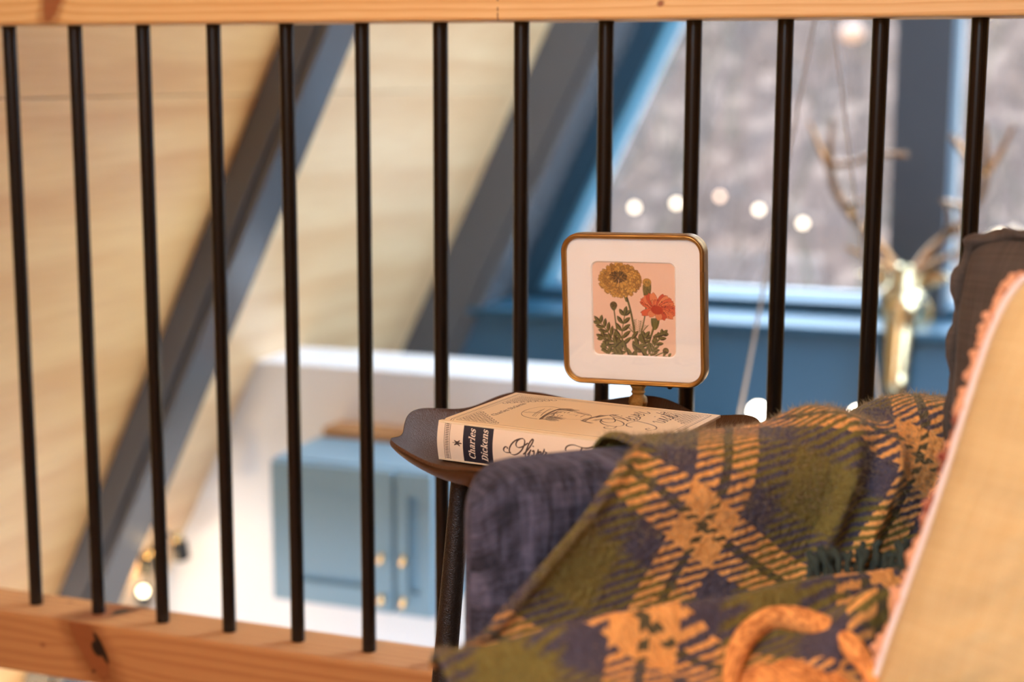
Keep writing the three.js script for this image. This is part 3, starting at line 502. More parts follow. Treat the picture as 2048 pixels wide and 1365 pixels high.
// ---------------------------------------------------------------- picture frame
{
  const t = thing('picture_frame', 'small gold swivel picture frame with a white mat and a flower print', 'picture frame', [0.3094, TY, 0.198]);
  const Wd = 0.162, Hd = 0.167, rad = 0.021, cy = 0.6608 - TY;
  const head = new THREE.Matrix4().compose(new THREE.Vector3(0, cy, 0.004), new THREE.Quaternion().setFromEuler(new THREE.Euler(0.03, -0.032, 0.0265, 'YXZ')), new THREE.Vector3(1, 1, 1));
  const put = (g) => g.applyMatrix4(head);
  // moulding: rounded outer face, a groove and an inner step, swept round the rounded rectangle
  const section = [[0.0005, -0.017], [0.0, -0.010], [0.0002, -0.002], [0.0010, 0.0010], [0.0022, 0.0018], [0.0033, 0.0012], [0.0038, -0.0004], [0.0044, -0.0002], [0.0052, -0.0006], [0.0056, -0.0022], [0.0056, -0.005]];
  const outline = (inset, n = 24) => { const p = [], w = Wd / 2 - rad, h = Hd / 2 - rad, r = Math.max(0.0015, rad - inset); for (const [sx, sy, a0] of [[1, 1, 0], [-1, 1, 90], [-1, -1, 180], [1, -1, 270]]) for (let i = 0; i <= n; i++) { const a = (a0 + 90 * i / n) * Math.PI / 180; p.push([sx * w + Math.cos(a) * r, sy * h + Math.sin(a) * r]); } p.push(p[0]); return p; };
  const rings = section.map(([i]) => outline(i)), n = rings[0].length - 1;
  const len = [0]; for (let i = 1; i <= n; i++) len.push(len[i - 1] + Math.hypot(rings[0][i][0] - rings[0][i - 1][0], rings[0][i][1] - rings[0][i - 1][1]));
  const fg = grid(n, section.length - 1, (u, v) => { const i = Math.round(u * n), k = Math.round(v * (section.length - 1)); return [rings[k][i][0], rings[k][i][1], section[k][1]]; }, (u, v) => [len[Math.round(u * n)], v * 0.03]);
  part(t, 'moulding', put(fg), M.gold);
  const inner = roundRect(Wd - 0.0108, Hd - 0.0108, rad - 0.005), ow = 0.096, oh = 0.1045;
  inner.holes.push(new THREE.Path(roundRect(ow, oh, 0.0075).getPoints(10)));
  part(t, 'mat_board', put(boxUV(new THREE.ExtrudeGeometry(inner, { depth: 0.0004, bevelEnabled: false, curveSegments: 10 }).translate(0, 0.0005, -0.0046))), M.matBoard, 'white mat with a rounded window');
  const rc = (w, h, r, n = 10) => roundRect(w, h, r).getPoints(n), a = rc(ow, oh, 0.0075), b = rc(ow - 0.0026, oh - 0.0026, 0.0066), m = a.length - 1;
  part(t, 'mat_bevel', put(grid(m, 1, (u, v) => { const i = Math.round(u * m), q = v < 0.5 ? a[i] : b[i]; return [q.x, q.y + 0.0005, v < 0.5 ? -0.0042 : -0.0058]; })), M.matCore);
  const printTex = canvasTex(900, 980, (c, w, h) => {
    mottled(c, w, h, '#e9c3a8', 0.05, 5000);
    const S = (col, lw) => { c.strokeStyle = col; c.lineWidth = lw; c.lineCap = 'round'; }, GR = '#5d5a30', GD = '#3a3820', GL = '#8a8448';
    const leaf = (x, y, L, wd, ang) => { c.save(); c.translate(x, y); c.rotate(ang); c.beginPath(); c.moveTo(0, 0); c.bezierCurveTo(L * 0.3, -wd, L * 0.7, -wd, L, 0); c.bezierCurveTo(L * 0.7, wd * 0.7, L * 0.3, wd * 0.7, 0, 0); c.fillStyle = GR; c.fill(); c.beginPath(); c.moveTo(0, 0); c.bezierCurveTo(L * 0.3, wd * 0.8, L * 0.7, wd * 0.8, L, 0); c.lineTo(0, 0); c.fillStyle = GD; c.fill(); S(GL, 2.5); c.beginPath(); c.moveTo(3, 0); c.lineTo(L * 0.92, 0); c.stroke(); for (let k = 1; k < 6; k++) { c.beginPath(); c.moveTo(L * k / 7, 0); c.lineTo(L * k / 7 + 8, -wd * 0.55); c.stroke(); } c.restore(); };
    const curve = (p, col, lw) => { S(col, lw); c.beginPath(); c.moveTo(p[0], p[1]); c.bezierCurveTo(p[2], p[3], p[4], p[5], p[6], p[7]); c.stroke(); };
    const stem = (p, lw) => { curve(p, GD, lw); curve(p.map((v, i) => (i % 2 ? v : v - lw * 0.16)), GR, lw * 0.7); curve(p.map((v, i) => (i % 2 ? v : v - lw * 0.25)), GL, lw * 0.2); };
    const spray = (p, n, L, wd) => { stem(p, 9); for (let k = 1; k <= n; k++) { const t = k / n, q = (i) => (1 - t) ** 3 * p[i] + 3 * (1 - t) ** 2 * t * p[i + 2] + 3 * (1 - t) * t * t * p[i + 4] + t ** 3 * p[i + 6], x = q(0), y = q(1), d = Math.atan2(p[7] - p[1], p[6] - p[0]), l = L * (1.05 - 0.45 * t); leaf(x, y, l, wd, d - 0.75); leaf(x, y, l, wd, d + 0.75); } leaf(p[6], p[7], L * 0.7, wd, Math.atan2(p[7] - p[5], p[6] - p[4])); };
    stem([470, 990, 460, 760, 440, 560, 378, 372], 20); stem([378, 400, 372, 380, 366, 360, 356, 340], 34);
    stem([470, 870, 540, 700, 580, 520, 588, 340], 13); stem([540, 990, 600, 830, 640, 720, 672, 600], 20);
    stem([300, 900, 270, 740, 250, 600, 240, 470], 13); stem([620, 985, 660, 960, 710, 930, 760, 915], 12);
    spray([340, 990, 260, 860, 190, 740, 100, 645], 7, 150, 30); spray([320, 940, 310, 820, 320, 700, 352, 560], 5, 150, 32); spray([420, 960, 330, 900, 260, 840, 130, 790], 5, 130, 30); spray([380, 990, 300, 960, 230, 930, 150, 900], 4, 100, 26);
    spray([440, 990, 470, 890, 510, 850, 560, 780], 4, 130, 32); spray([560, 990, 640, 880, 700, 790, 745, 742], 4, 110, 28); spray([600, 990, 640, 930, 650, 880, 668, 810], 5, 90, 18); spray([190, 990, 180, 960, 175, 930, 150, 880], 2, 100, 28); spray([700, 990, 730, 960, 760, 950, 800, 965], 2, 90, 20);
    leaf(425, 835, 180, 44, 0.55); leaf(640, 760, 170, 32, -0.25); leaf(455, 905, 150, 40, 1.9); leaf(560, 850, 130, 34, -1.9); leaf(370, 880, 150, 38, 1.2); leaf(420, 800, 120, 32, -0.9); leaf(520, 900, 120, 34, 0.9); leaf(330, 820, 120, 34, 2.4);
    for (const [x0, y0, x1, y1] of [[455, 740, 380, 660], [458, 720, 455, 590], [500, 740, 520, 600], [520, 730, 590, 650]]) { S(GR, 4); c.beginPath(); c.moveTo(x0, y0); c.lineTo(x1, y1); c.stroke(); for (let k = 1; k < 8; k++) { const x = lerp(x0, x1, k / 8), y = lerp(y0, y1, k / 8); for (const s of [-1, 1]) { c.beginPath(); c.moveTo(x, y); c.lineTo(x + s * 22, y - 16); c.stroke(); } } }
    // petals drawn from the outside in
    const petal = (x, y, L, wd, ang, fill, edge, line) => { c.save(); c.translate(x, y); c.rotate(ang); c.beginPath(); c.moveTo(0, 0); c.bezierCurveTo(L * 0.25, -wd, L * 0.8, -wd * 1.15, L, -wd * 0.35); c.lineTo(L * 0.95, 0); c.lineTo(L * 1.02, wd * 0.4); c.bezierCurveTo(L * 0.8, wd * 1.1, L * 0.25, wd, 0, 0); c.fillStyle = fill; c.fill(); S(edge, 2.6); c.stroke(); S(line, 1.6); for (const s of [-0.45, -0.15, 0.15, 0.45]) { c.beginPath(); c.moveTo(L * 0.25, wd * s * 0.6); c.quadraticCurveTo(L * 0.6, wd * s * 1.2, L * 0.92, wd * s); c.stroke(); } c.restore(); };
    for (let ring = 0; ring < 8; ring++) { const n = 26 - ring * 2.4, R = 1 - ring * 0.125; for (let k = 0; k < n; k++) { const a = k / n * Math.PI * 2 + ring * 0.4 + rr(-0.08, 0.08), cx = 310 + Math.cos(a) * 212 * R, cy2 = 205 + 14 * (1 - R) - 10 + Math.sin(a) * 140 * R, L = rr(78, 100) * (0.6 + 0.4 * R), o = 0.72; const tone = rnd(); petal(lerp(310, cx, 1 - L / 260), lerp(205, cy2, 1 - L / 260), L, rr(22, 30) * (0.7 + 0.3 * R), Math.atan2(Math.sin(a) * 0.8 + 0.12, Math.cos(a)), tone < 0.4 ? '#c58f3c' : tone < 0.75 ? '#d6a450' : '#a97a34', '#4e3212', 'rgba(110,66,20,.55)'); } }
    for (let k = 0; k < 260; k++) { const a = rnd() * 7, r = Math.sqrt(rnd()); c.fillStyle = rnd() < 0.6 ? '#46300f' : '#86602a'; c.beginPath(); c.ellipse(292 + Math.cos(a) * 88 * r, 165 + Math.sin(a) * 56 * r, 12, 5, a, 0, 7); c.fill(); }
    // closed bud
    c.fillStyle = '#6b6030'; c.beginPath(); c.moveTo(548, 240); c.bezierCurveTo(540, 330, 560, 370, 590, 375); c.bezierCurveTo(625, 360, 640, 300, 634, 235); c.closePath(); c.fill(); c.fillStyle = '#b58a3c'; c.beginPath(); c.ellipse(591, 215, 46, 42, 0, 0, 7); c.fill();
    for (let k = 0; k < 46; k++) { c.strokeStyle = rnd() < 0.5 ? '#3d351a' : '#8d7c40'; c.lineWidth = 4; const x = rr(552, 630), y = rr(195, 340); c.beginPath(); c.moveTo(x, y); c.lineTo(x + 2, y + 16); c.stroke(); }
    // orange flower seen from the side
    c.fillStyle = '#5b5a2c'; c.beginPath(); c.moveTo(628, 575); c.lineTo(718, 570); c.bezierCurveTo(714, 650, 690, 690, 664, 694); c.bezierCurveTo(634, 680, 622, 630, 628, 575); c.fill(); S(GL, 4); for (const x of [648, 668, 690]) { c.beginPath(); c.moveTo(x, 580); c.lineTo(lerp(x, 664, 0.7), 685); c.stroke(); }
    const OR = ['#d8643a', '#de7a4a', '#c8512f', '#e08a58'];
    for (let k = 0; k < 11; k++) { const a = -2.9 + k * 0.29, L = 150 + 40 * Math.abs(Math.cos(a)); petal(690, 480, L * (a > -1.9 && a < -1.2 ? 0.62 : 1), 44, a * 0.93, OR[k % 4], '#8a2f16', 'rgba(140,40,20,.6)'); }
    for (const [a, L] of [[0.15, 225], [0.42, 185], [0.8, 130], [2.85, 170], [2.5, 110], [1.3, 110]]) petal(690, 485, L, 40, a, OR[Math.floor(a * 3) % 4], '#8a2f16', 'rgba(140,40,20,.6)');
    c.fillStyle = '#b23818'; c.beginPath(); c.ellipse(690, 490, 62, 44, 0.2, 0, 7); c.fill();
    for (let k = 0; k < 70; k++) { const a = rr(-3, 0.9), r = rr(60, 190); c.fillStyle = 'rgba(70,20,14,.85)'; c.beginPath(); c.ellipse(690 + Math.cos(a) * r, 480 + Math.sin(a) * r * 0.55, 5, 2.8, a, 0, 7); c.fill(); }
    // round buds
    for (const [x, y, r] of [[238, 455, 38], [775, 900, 32]]) { c.fillStyle = '#5a4a24'; c.beginPath(); c.arc(x, y, r, 0, 7); c.fill(); for (let k = 0; k < 30; k++) { const a = rnd() * 7, q = rnd() * r; c.strokeStyle = rnd() < 0.5 ? '#2e2410' : '#93813f'; c.lineWidth = 3.5; c.beginPath(); c.arc(x + Math.cos(a) * q * 0.7, y + Math.sin(a) * q * 0.7, 6, 0, 3); c.stroke(); } }
    c.fillStyle = '#5f5a2e'; c.beginPath(); c.moveTo(208, 480); c.quadraticCurveTo(240, 540, 270, 478); c.fill();
  });
  const pg = grid(1, 1, (u, v) => [(u - 0.5) * (ow + 0.002), (v - 0.5) * (oh + 0.002), 0]); pg.translate(0, 0.0005, -0.006);
  part(t, 'print', put(pg), std({ map: printTex, roughness: 0.85 }), 'vintage botanical print of orange marigolds');
  part(t, 'pane', put(new THREE.ExtrudeGeometry(roundRect(Wd - 0.0109, Hd - 0.0109, rad - 0.005), { depth: 0.0012, bevelEnabled: false }).translate(0, 0, -0.0036)), M.glass);
  part(t, 'backing', put(boxUV(new THREE.ExtrudeGeometry(roundRect(Wd - 0.003, Hd - 0.003, rad - 0.001), { depth: 0.008, bevelEnabled: false }).translate(0, 0, -0.0155))), M.black);
  for (const x of [-0.036, 0.038]) part(t, 'peg', put(new THREE.SphereGeometry(0.0032, 12, 8).translate(x, -Hd / 2 - 0.001, -0.011)), M.black);
  part(t, 'stand', lathe([[0, 0], [0.028, 0], [0.029, 0.002], [0.027, 0.0045], [0.02, 0.007], [0.011, 0.0105], [0.0075, 0.014], [0.0062, 0.018], [0.0064, 0.0205], [0.0092, 0.0235], [0.0106, 0.0285], [0.0096, 0.0335], [0.0066, 0.0365], [0.0064, 0.0375], [0.0075, 0.0388], [0.0078, 0.040], [0.0068, 0.0415], [0.0070, 0.043], [0.0088, 0.0458], [0.009, 0.0475], [0, 0.0478]], 40).translate(0.0055, 0.0008, -0.006), M.gold);
}

// ---------------------------------------------------------------- armchair (its own axes: x to the sitter's left, z to the front)
const CH = { pos: [0.788, 0, 0.693], turn: -0.722, rim: 0.594, seat: 0.405 };
{
  const t = thing('armchair', 'low tub armchair in blue-grey tweed with a plaid throw over its arm', 'armchair', CH.pos, CH.turn);
  const path = [], add = (x, z, nx, nz) => path.push([x, z, nx, nz]);
  const half = 0.355, zf = 0.262, rc = 0.17, zb = -0.29;
  for (let i = 0; i <= 14; i++) add(-half, lerp(zf, zb + rc, i / 14), -1, 0);
  for (let i = 1; i <= 10; i++) { const a = Math.PI + i / 10 * Math.PI / 2; add(-half + rc + Math.cos(a) * rc, zb + rc + Math.sin(a) * rc, Math.cos(a), Math.sin(a)); }
  for (let i = 1; i < 10; i++) add(lerp(-half + rc, half - rc, i / 10), zb, 0, -1);
  for (let i = 0; i <= 10; i++) { const a = 1.5 * Math.PI + i / 10 * Math.PI / 2; add(half - rc + Math.cos(a) * rc, zb + rc + Math.sin(a) * rc, Math.cos(a), Math.sin(a)); }
  for (let i = 1; i <= 14; i++) add(half, lerp(zb + rc, zf, i / 14), 1, 0);
  // arm fronts round off: extra sections that shrink towards the end
  const secs = path.map((p) => [...p, 1, 0]), endRound = (p, dir) => [0.35, 0.65, 0.86, 0.96, 1].map((q, i) => [p[0], p[1] + 0.048 * q, p[2], p[3], Math.sqrt(1 - q * q), q]);
  const front = endRound(path[0]).reverse(), back = endRound(path[path.length - 1]);
  const all = [...front, ...secs, ...back];
  const loop = []; const H0 = 0.15, H1 = CH.rim, th = 0.045, rt = 0.03;
  loop.push([-th, H0], [-th, 0.3], [-th, 0.45]); for (let k = 0; k <= 6; k++) { const a = Math.PI - k / 6 * Math.PI / 2; loop.push([-th + rt + Math.cos(a) * rt, H1 - rt + Math.sin(a) * rt]); }
  for (let k = 0; k <= 6; k++) { const a = Math.PI / 2 - k / 6 * Math.PI / 2; loop.push([th - rt + Math.cos(a) * rt, H1 - rt + Math.sin(a) * rt]); } loop.push([th, 0.45], [th, 0.3], [th, H0], [-th, H0]);
  let acc = 0; const dist = all.map((p, i) => (acc += i ? Math.hypot(p[0] - all[i - 1][0], p[1] - all[i - 1][1]) : 0));
  const g = grid(all.length - 1, loop.length - 1, (u, v) => { const i = Math.round(u * (all.length - 1)), j = Math.round(v * (loop.length - 1)), s = all[i], [o, y] = loop[j], k = s[4], q = s[5]; const rise = 0.006 * smooth(0.0, 0.26, s[1]), yy = y > 0.45 ? y + rise - 0.030 * q * q * q : y; return [s[0] - s[2] * o * k * -1, yy, s[1] - s[3] * o * -1]; }, (u, v) => { const i = Math.round(u * (all.length - 1)), j = Math.round(v * (loop.length - 1)); return [dist[i], loop[j][1] + loop[j][0] * 0.8 + j * 0.002]; });
  part(t, 'arms_and_back', g, M.tweed);
  part(t, 'seat_base', box(0.61, 0.14, 0.52, 0, 0.23, 0.03, 0.03), M.tweed);
  part(t, 'seat_cushion', box(0.615, CH.seat - 0.295, 0.56, 0, (CH.seat + 0.295) / 2, 0.04, 0.045), M.tweed);
  for (const x of [-0.3, 0.3]) for (const z of [-0.24, 0.24]) part(t, 'leg', limb([[x, 0.17, z], [x * 1.05, 0.08, z * 1.05], [x * 1.12, 0.002, z * 1.12]], [0.022, 0.018, 0.012], 14, 4), M.plank);
}
// throw: a sheet that lies over the arm, down its inner side and in folds on the seat
{
  const t = thing('throw_blanket', 'fuzzy plaid throw in olive, navy and orange draped over the armchair', 'blanket', CH.pos, CH.turn);
  // profile across the arm: [x, y] with the running length
  const prof = [[-0.412, 0.44], [-0.410, 0.52], [-0.404, 0.570], [-0.387, 0.591], [-0.355, 0.5945], [-0.325, 0.590], [-0.305, 0.570], [-0.300, 0.54], [-0.296, 0.50], [-0.286, 0.476], [-0.262, 0.468], [-0.225, 0.472], [-0.18, 0.462], [-0.13, 0.44], [-0.06, 0.422], [0.02, 0.418]];
  const curve = new THREE.CatmullRomCurve3(prof.map(([x, y]) => new THREE.Vector3(x, y, 0)), false, 'centripetal'), LEN = curve.getLength();
  const NV = 150, pts = curve.getSpacedPoints(NV), tan = pts.map((p, i) => pts[Math.min(NV, i + 1)].clone().sub(pts[Math.max(0, i - 1)]).normalize());
  const RIMV = 0.21 / LEN, BASEV = 0.375 / LEN;
  const surf = (u, v) => {
    const k = v * NV, i = Math.min(NV - 1, Math.floor(k)), f = k - i, p = pts[i].clone().lerp(pts[i + 1], f), T = tan[i].clone().lerp(tan[i + 1], f).normalize(), N = new THREE.Vector3(-T.y, T.x, 0);
    const zl = v < RIMV ? 0.165 : lerp(0.165, 0.385, Math.pow(clamp((v - RIMV) / (BASEV - RIMV), 0, 1.05), 0.9)) + 0.006 * (fbm(v * 30, 3, 3) - 0.5);
    let z = lerp(zl, -0.33, u);
    const pl = LEN * v, onSeat = smooth(0.37, 0.42, pl), onRim = smooth(0.10, 0.16, pl) * (1 - smooth(0.20, 0.27, pl)), face = smooth(0.2, 0.26, pl) * (1 - smooth(0.34, 0.40, pl));
    let h = 0.0045 + 0.004 * fbm(z * 9 + 3, pl * 9, 3);
    // rolled left edge
    const e = (zl - z); h += 0.006 * Math.exp(-(((e - 0.008) / 0.010) ** 2)) * (1 - onSeat);
    // humps along the rim
    h += onRim * (0.012 * Math.exp(-(((z + 0.055) / 0.035) ** 2)) + 0.013 * Math.exp(-(((z + 0.165) / 0.05) ** 2)) - 0.004 * Math.exp(-(((z + 0.100) / 0.012) ** 2)));
    // drag folds running down the inner side
    const fold = (c, w, a, slope) => a * Math.exp(-(((z - c - slope * (pl - 0.25)) / w) ** 2));
    h += face * (fold(-0.035, 0.012, 0.010, 0.55) - fold(-0.062, 0.010, 0.005, 0.5) + fold(-0.085, 0.013, 0.011, 0.6) + fold(0.10, 0.03, 0.004, -0.2));
    // folds heaped on the seat
    const r1 = 0.388 + 0.02 * Math.sin(z * 6 + 0.6), r2 = 0.455 + 0.5 * (z - 0.045) * (z - 0.045) * 10, s = Math.sin;
    h += onSeat * (0.034 * Math.exp(-(((pl - r1) / 0.017) ** 2)) - 0.010 * Math.exp(-(((pl - r1 + 0.035) / 0.014) ** 2)) + 0.046 * Math.exp(-(((pl - r2) / 0.020) ** 2)) * Math.exp(-(((z - 0.045) / 0.06) ** 2)) + 0.010 * Math.exp(-(((pl - 0.60 - 0.2 * z) / 0.035) ** 2)) + 0.014 * (fbm(z * 14, pl * 14, 2) - 0.4));
    h += 0.0012 * (fbm(z * 260, pl * 260, 2) - 0.5);
    p.y += 0.006 * smooth(0.0, 0.26, z) * smooth(0.08, 0.14, pl) * (1 - smooth(0.22, 0.34, pl));
    return [p.x + N.x * h, p.y + N.y * h, z];
  };
  const NU = 260, NVV = 230, A = 0.66, ca = Math.cos(A), sa = Math.sin(A);
  const uvOf = (u, v) => { const p = surf(u, v), a = -p[2], b = LEN * v, x = a + 0.147, y = -(b - 0.282); return [x * ca - y * sa + 0.07, x * sa + y * ca + 0.07]; };
  const topG = grid(NU, NVV, surf, uvOf);
  // underside a few millimetres below, joined along the border
  const under = topG.clone(), pp = under.attributes.position, nn = topG.attributes.normal, sgn = -1;
  const up = new THREE.Vector3().fromBufferAttribute(nn, Math.floor((NVV * 0.22)) * (NU + 1) + 100).y > 0 ? 1 : -1;
  for (let i = 0; i < pp.count; i++) pp.setXYZ(i, pp.getX(i) - up * nn.getX(i) * 0.003, pp.getY(i) - up * nn.getY(i) * 0.003, pp.getZ(i) - up * nn.getZ(i) * 0.003);
  const at = (g, i, j) => { const k = j * (NU + 1) + i, q = g.attributes.position; return [q.getX(k), q.getY(k), q.getZ(k)]; }, uvAt = (i, j) => { const k = j * (NU + 1) + i, q = topG.attributes.uv; return [q.getX(k), q.getY(k)]; };
  const edge = (n, f) => grid(n, 2, (u, v) => { const [i, j] = f(Math.round(u * n)), a = at(topG, i, j), b = at(under, i, j); return v === 0 ? a : v === 1 ? b : [(a[0] + b[0]) / 2, (a[1] + b[1]) / 2, (a[2] + b[2]) / 2 + (i === 0 ? 0.0015 : 0)]; }, (u) => uvAt(...f(Math.round(u * n))));
  part(t, 'cloth', merge([topG, under, edge(NVV, (k) => [0, k]), edge(NU, (k) => [k, NVV]), edge(NU, (k) => [k, 0])]), M.plaid);
  // raised nap: short loose hairs along the rim and the left edge
  const hp = [], hairs = (n, fu, fv, len) => { for (let i = 0; i < n; i++) { const u = fu(), v = fv(), p = surf(u, v), q = surf(Math.min(1, u + 0.002), v), r = surf(u, Math.min(1, v + 0.002)), N = new THREE.Vector3().crossVectors(new THREE.Vector3(q[0] - p[0], q[1] - p[1], q[2] - p[2]), new THREE.Vector3(r[0] - p[0], r[1] - p[1], r[2] - p[2])).normalize().multiplyScalar(up), L = len * rr(0.4, 1.3), d = new THREE.Vector3(rr(-1, 1), rr(-1, 1), rr(-1, 1)).multiplyScalar(0.9).add(N).normalize(), w = 0.00022, side = new THREE.Vector3(rr(-1, 1), rr(-1, 1), rr(-1, 1)).cross(d).normalize().multiplyScalar(w), m = [p[0] + d.x * L * 0.5, p[1] + d.y * L * 0.5, p[2] + d.z * L * 0.5], tip = [m[0] + (d.x + rr(-0.6, 0.6)) * L * 0.5, m[1] + (d.y + rr(-0.6, 0.6)) * L * 0.5, m[2] + (d.z + rr(-0.6, 0.6)) * L * 0.5];
    const a = [p[0] - side.x, p[1] - side.y, p[2] - side.z], b = [p[0] + side.x, p[1] + side.y, p[2] + side.z], c = [m[0] + side.x * 0.8, m[1] + side.y * 0.8, m[2] + side.z * 0.8], e = [m[0] - side.x * 0.8, m[1] - side.y * 0.8, m[2] - side.z * 0.8];
    hp.push(...a, ...b, ...c, ...a, ...c, ...e, ...e, ...c, ...tip); } };
  hairs(14000, () => Math.pow(rnd(), 0.8), () => rr(RIMV * 0.45, RIMV * 1.35), 0.006);
  hairs(9000, rnd, () => rr(RIMV * 1.2, 0.9), 0.004);
  hairs(2500, () => rr(0, 0.015), () => rr(RIMV, 0.75), 0.005);
  const hg = new THREE.BufferGeometry(); hg.setAttribute('position', new THREE.Float32BufferAttribute(hp, 3)); hg.computeVertexNormals(); hg.setAttribute('uv', new THREE.BufferAttribute(new Float32Array(hp.length / 3 * 2), 2));
  part(t, 'nap', hg, M.fuzz).userData.kind = 'stuff';
  // knotted dark fringe that falls along the pillow and across the fold
  const fr = [];
  const strand = (x, y, z, dx, dy, dz, L, r) => { const n = 5, p = []; for (let i = 0; i <= n; i++) { const q = i / n; p.push([x + dx * L * q + rr(-1, 1) * 0.004 * q, y + dy * L * q - 0.012 * q * q + rr(-1, 1) * 0.003, z + dz * L * q + rr(-1, 1) * 0.004 * q]); } fr.push(limb(p, [r, r * 1.3, r * 0.9, r * 0.6], 6, 3)); };
  for (let i = 0; i < 70; i++) { const q = i / 69; strand(lerp(-0.278, -0.225, q) + rr(-0.01, 0.01), lerp(0.560, 0.498, q), lerp(-0.175, -0.10, q) + rr(-0.012, 0.012), 0.75, -0.3 + rr(-0.2, 0.2), 0.45 + rr(-0.5, 0.5), rr(0.02, 0.05), rr(0.0022, 0.0036)); }
  for (let i = 0; i < 54; i++) { const q = i / 53; strand(lerp(-0.272, -0.232, q) + rr(-0.008, 0.008), 0.510 + rr(-0.006, 0.006), lerp(0.03, -0.13, q), 0.75, -0.2 + rr(-0.25, 0.15), 0.55 + rr(-0.5, 0.5), rr(0.012, 0.042), rr(0.002, 0.0034)); }
  part(t, 'fringe', merge(fr), M.darkYarn, 'dark green knotted fringe').userData.kind = 'stuff';
}

// an orange corner of the throw, turned over on the seat
{
  const t = scene.getObjectByName('throw_blanket');
  const arc = [[-0.130, 0.450, 0.215], [-0.186, 0.476, 0.166], [-0.210, 0.486, 0.122], [-0.194, 0.486, 0.092], [-0.148, 0.479, 0.086], [-0.100, 0.461, 0.096]];
  const roll = limb(arc, [0.004, 0.0085, 0.0105, 0.0105, 0.0095, 0.006], 16, 10), dome = grid(40, 40, (u, v) => { const a = u * 2 - 1, b = v * 2 - 1, r = Math.min(1, Math.hypot(a, b)), h = Math.pow(1 - r * r, 0.6); return [-0.148 + a * 0.060, 0.442 + 0.030 * h + 0.010 * h * (fbm(a * 3 + 5, b * 7, 3) - 0.5), 0.146 + b * 0.060]; }, (u, v) => [u * 0.12, v * 0.12]);
  for (const g of [roll]) { const p = g.attributes.position; for (let i = 0; i < p.count; i++) p.setXYZ(i, p.getX(i), p.getY(i) + 0.003 * (fbm(p.getX(i) * 90, p.getZ(i) * 90, 3) - 0.5), p.getZ(i)); g.computeVertexNormals(); }
  part(t, 'turned_corner', merge([roll, dome]), M.orangeYarn, 'orange corner folded over');
}

// ---------------------------------------------------------------- pillows
function pillowGeo(w, h, T, wrinkle, sd) {
  const n = 72, side = (s) => grid(n, n, (u, v) => {
    const a = u * 2 - 1, b = v * 2 - 1, ea = 1 - Math.pow(Math.abs(a), 3.2), eb = 1 - Math.pow(Math.abs(b), 3.2), puff = Math.pow(Math.max(0, ea * eb), 0.62);
    const rad = Math.atan2(b, a), rim = 1 - Math.pow(Math.max(Math.abs(a), Math.abs(b)), 8);
    const wr = wrinkle * rim * ((fbm((a + b) * 3 + sd, (a - b) * 9 + sd, 3) - 0.5) * 1.6 + 0.5 * Math.sin(rad * 22 + 3 * fbm(a * 3, b * 3 + sd, 2)) * Math.pow(Math.max(Math.abs(a), Math.abs(b)), 3));
    const pinch = 0.045, cr = 1 - 0.085 * Math.pow(a * a * b * b, 2.4);
    return [a * w / 2 * cr * (1 - pinch * (1 - b * b) * a * a), b * h / 2 * cr * (1 - pinch * (1 - a * a) * b * b), s * (T / 2 * puff + wr)];
  }, (u, v) => [u * w + (s < 0 ? 0.6 : 0), v * h]);
  return merge([side(1), side(-1)]);
}
const pillowEdge = (w, h, k) => { const out = [], n = 60, q = 0.045; for (let s = 0; s < 4; s++) for (let i = 0; i < n; i++) { const c = i / n * 2 - 1, [a, b] = [[1, c], [-c, 1], [-1, -c], [c, -1]][s], cr = 1 - 0.085 * Math.pow(a * a * b * b, 2.4); out.push([a * (w / 2 * cr * (1 - q * (1 - b * b) * a * a) + k * Math.abs(a) ** 8), b * (h / 2 * cr * (1 - q * (1 - a * a) * b * b) + k * Math.abs(b) ** 8), 0]); } return out; };
function pillowAt(o, corner, w, h, tau, yawTurn = 0, roll = 0) {   // corner: where the upper left corner of the face stands
  const th = CH.turn + yawTurn, X = new THREE.Vector3(Math.cos(th), 0, -Math.sin(th)), F = new THREE.Vector3(Math.sin(th), 0, Math.cos(th)), Y = new THREE.Vector3(0, Math.cos(tau), 0).addScaledVector(F, -Math.sin(tau)), Z = new THREE.Vector3().crossVectors(X, Y);
  const m = new THREE.Matrix4().makeBasis(X, Y, Z).multiply(new THREE.Matrix4().makeRotationZ(roll)), c = new THREE.Vector3(w / 2, -h / 2, 0).applyMatrix4(m);
  o.quaternion.setFromRotationMatrix(m); o.position.set(corner[0] + c.x, corner[1] + c.y, corner[2] + c.z);
}
const closedTube = (pts, r, seg, rad) => new THREE.TubeGeometry(new THREE.CatmullRomCurve3(pts.map((p) => new THREE.Vector3(...p)), true), seg, r, rad, true);
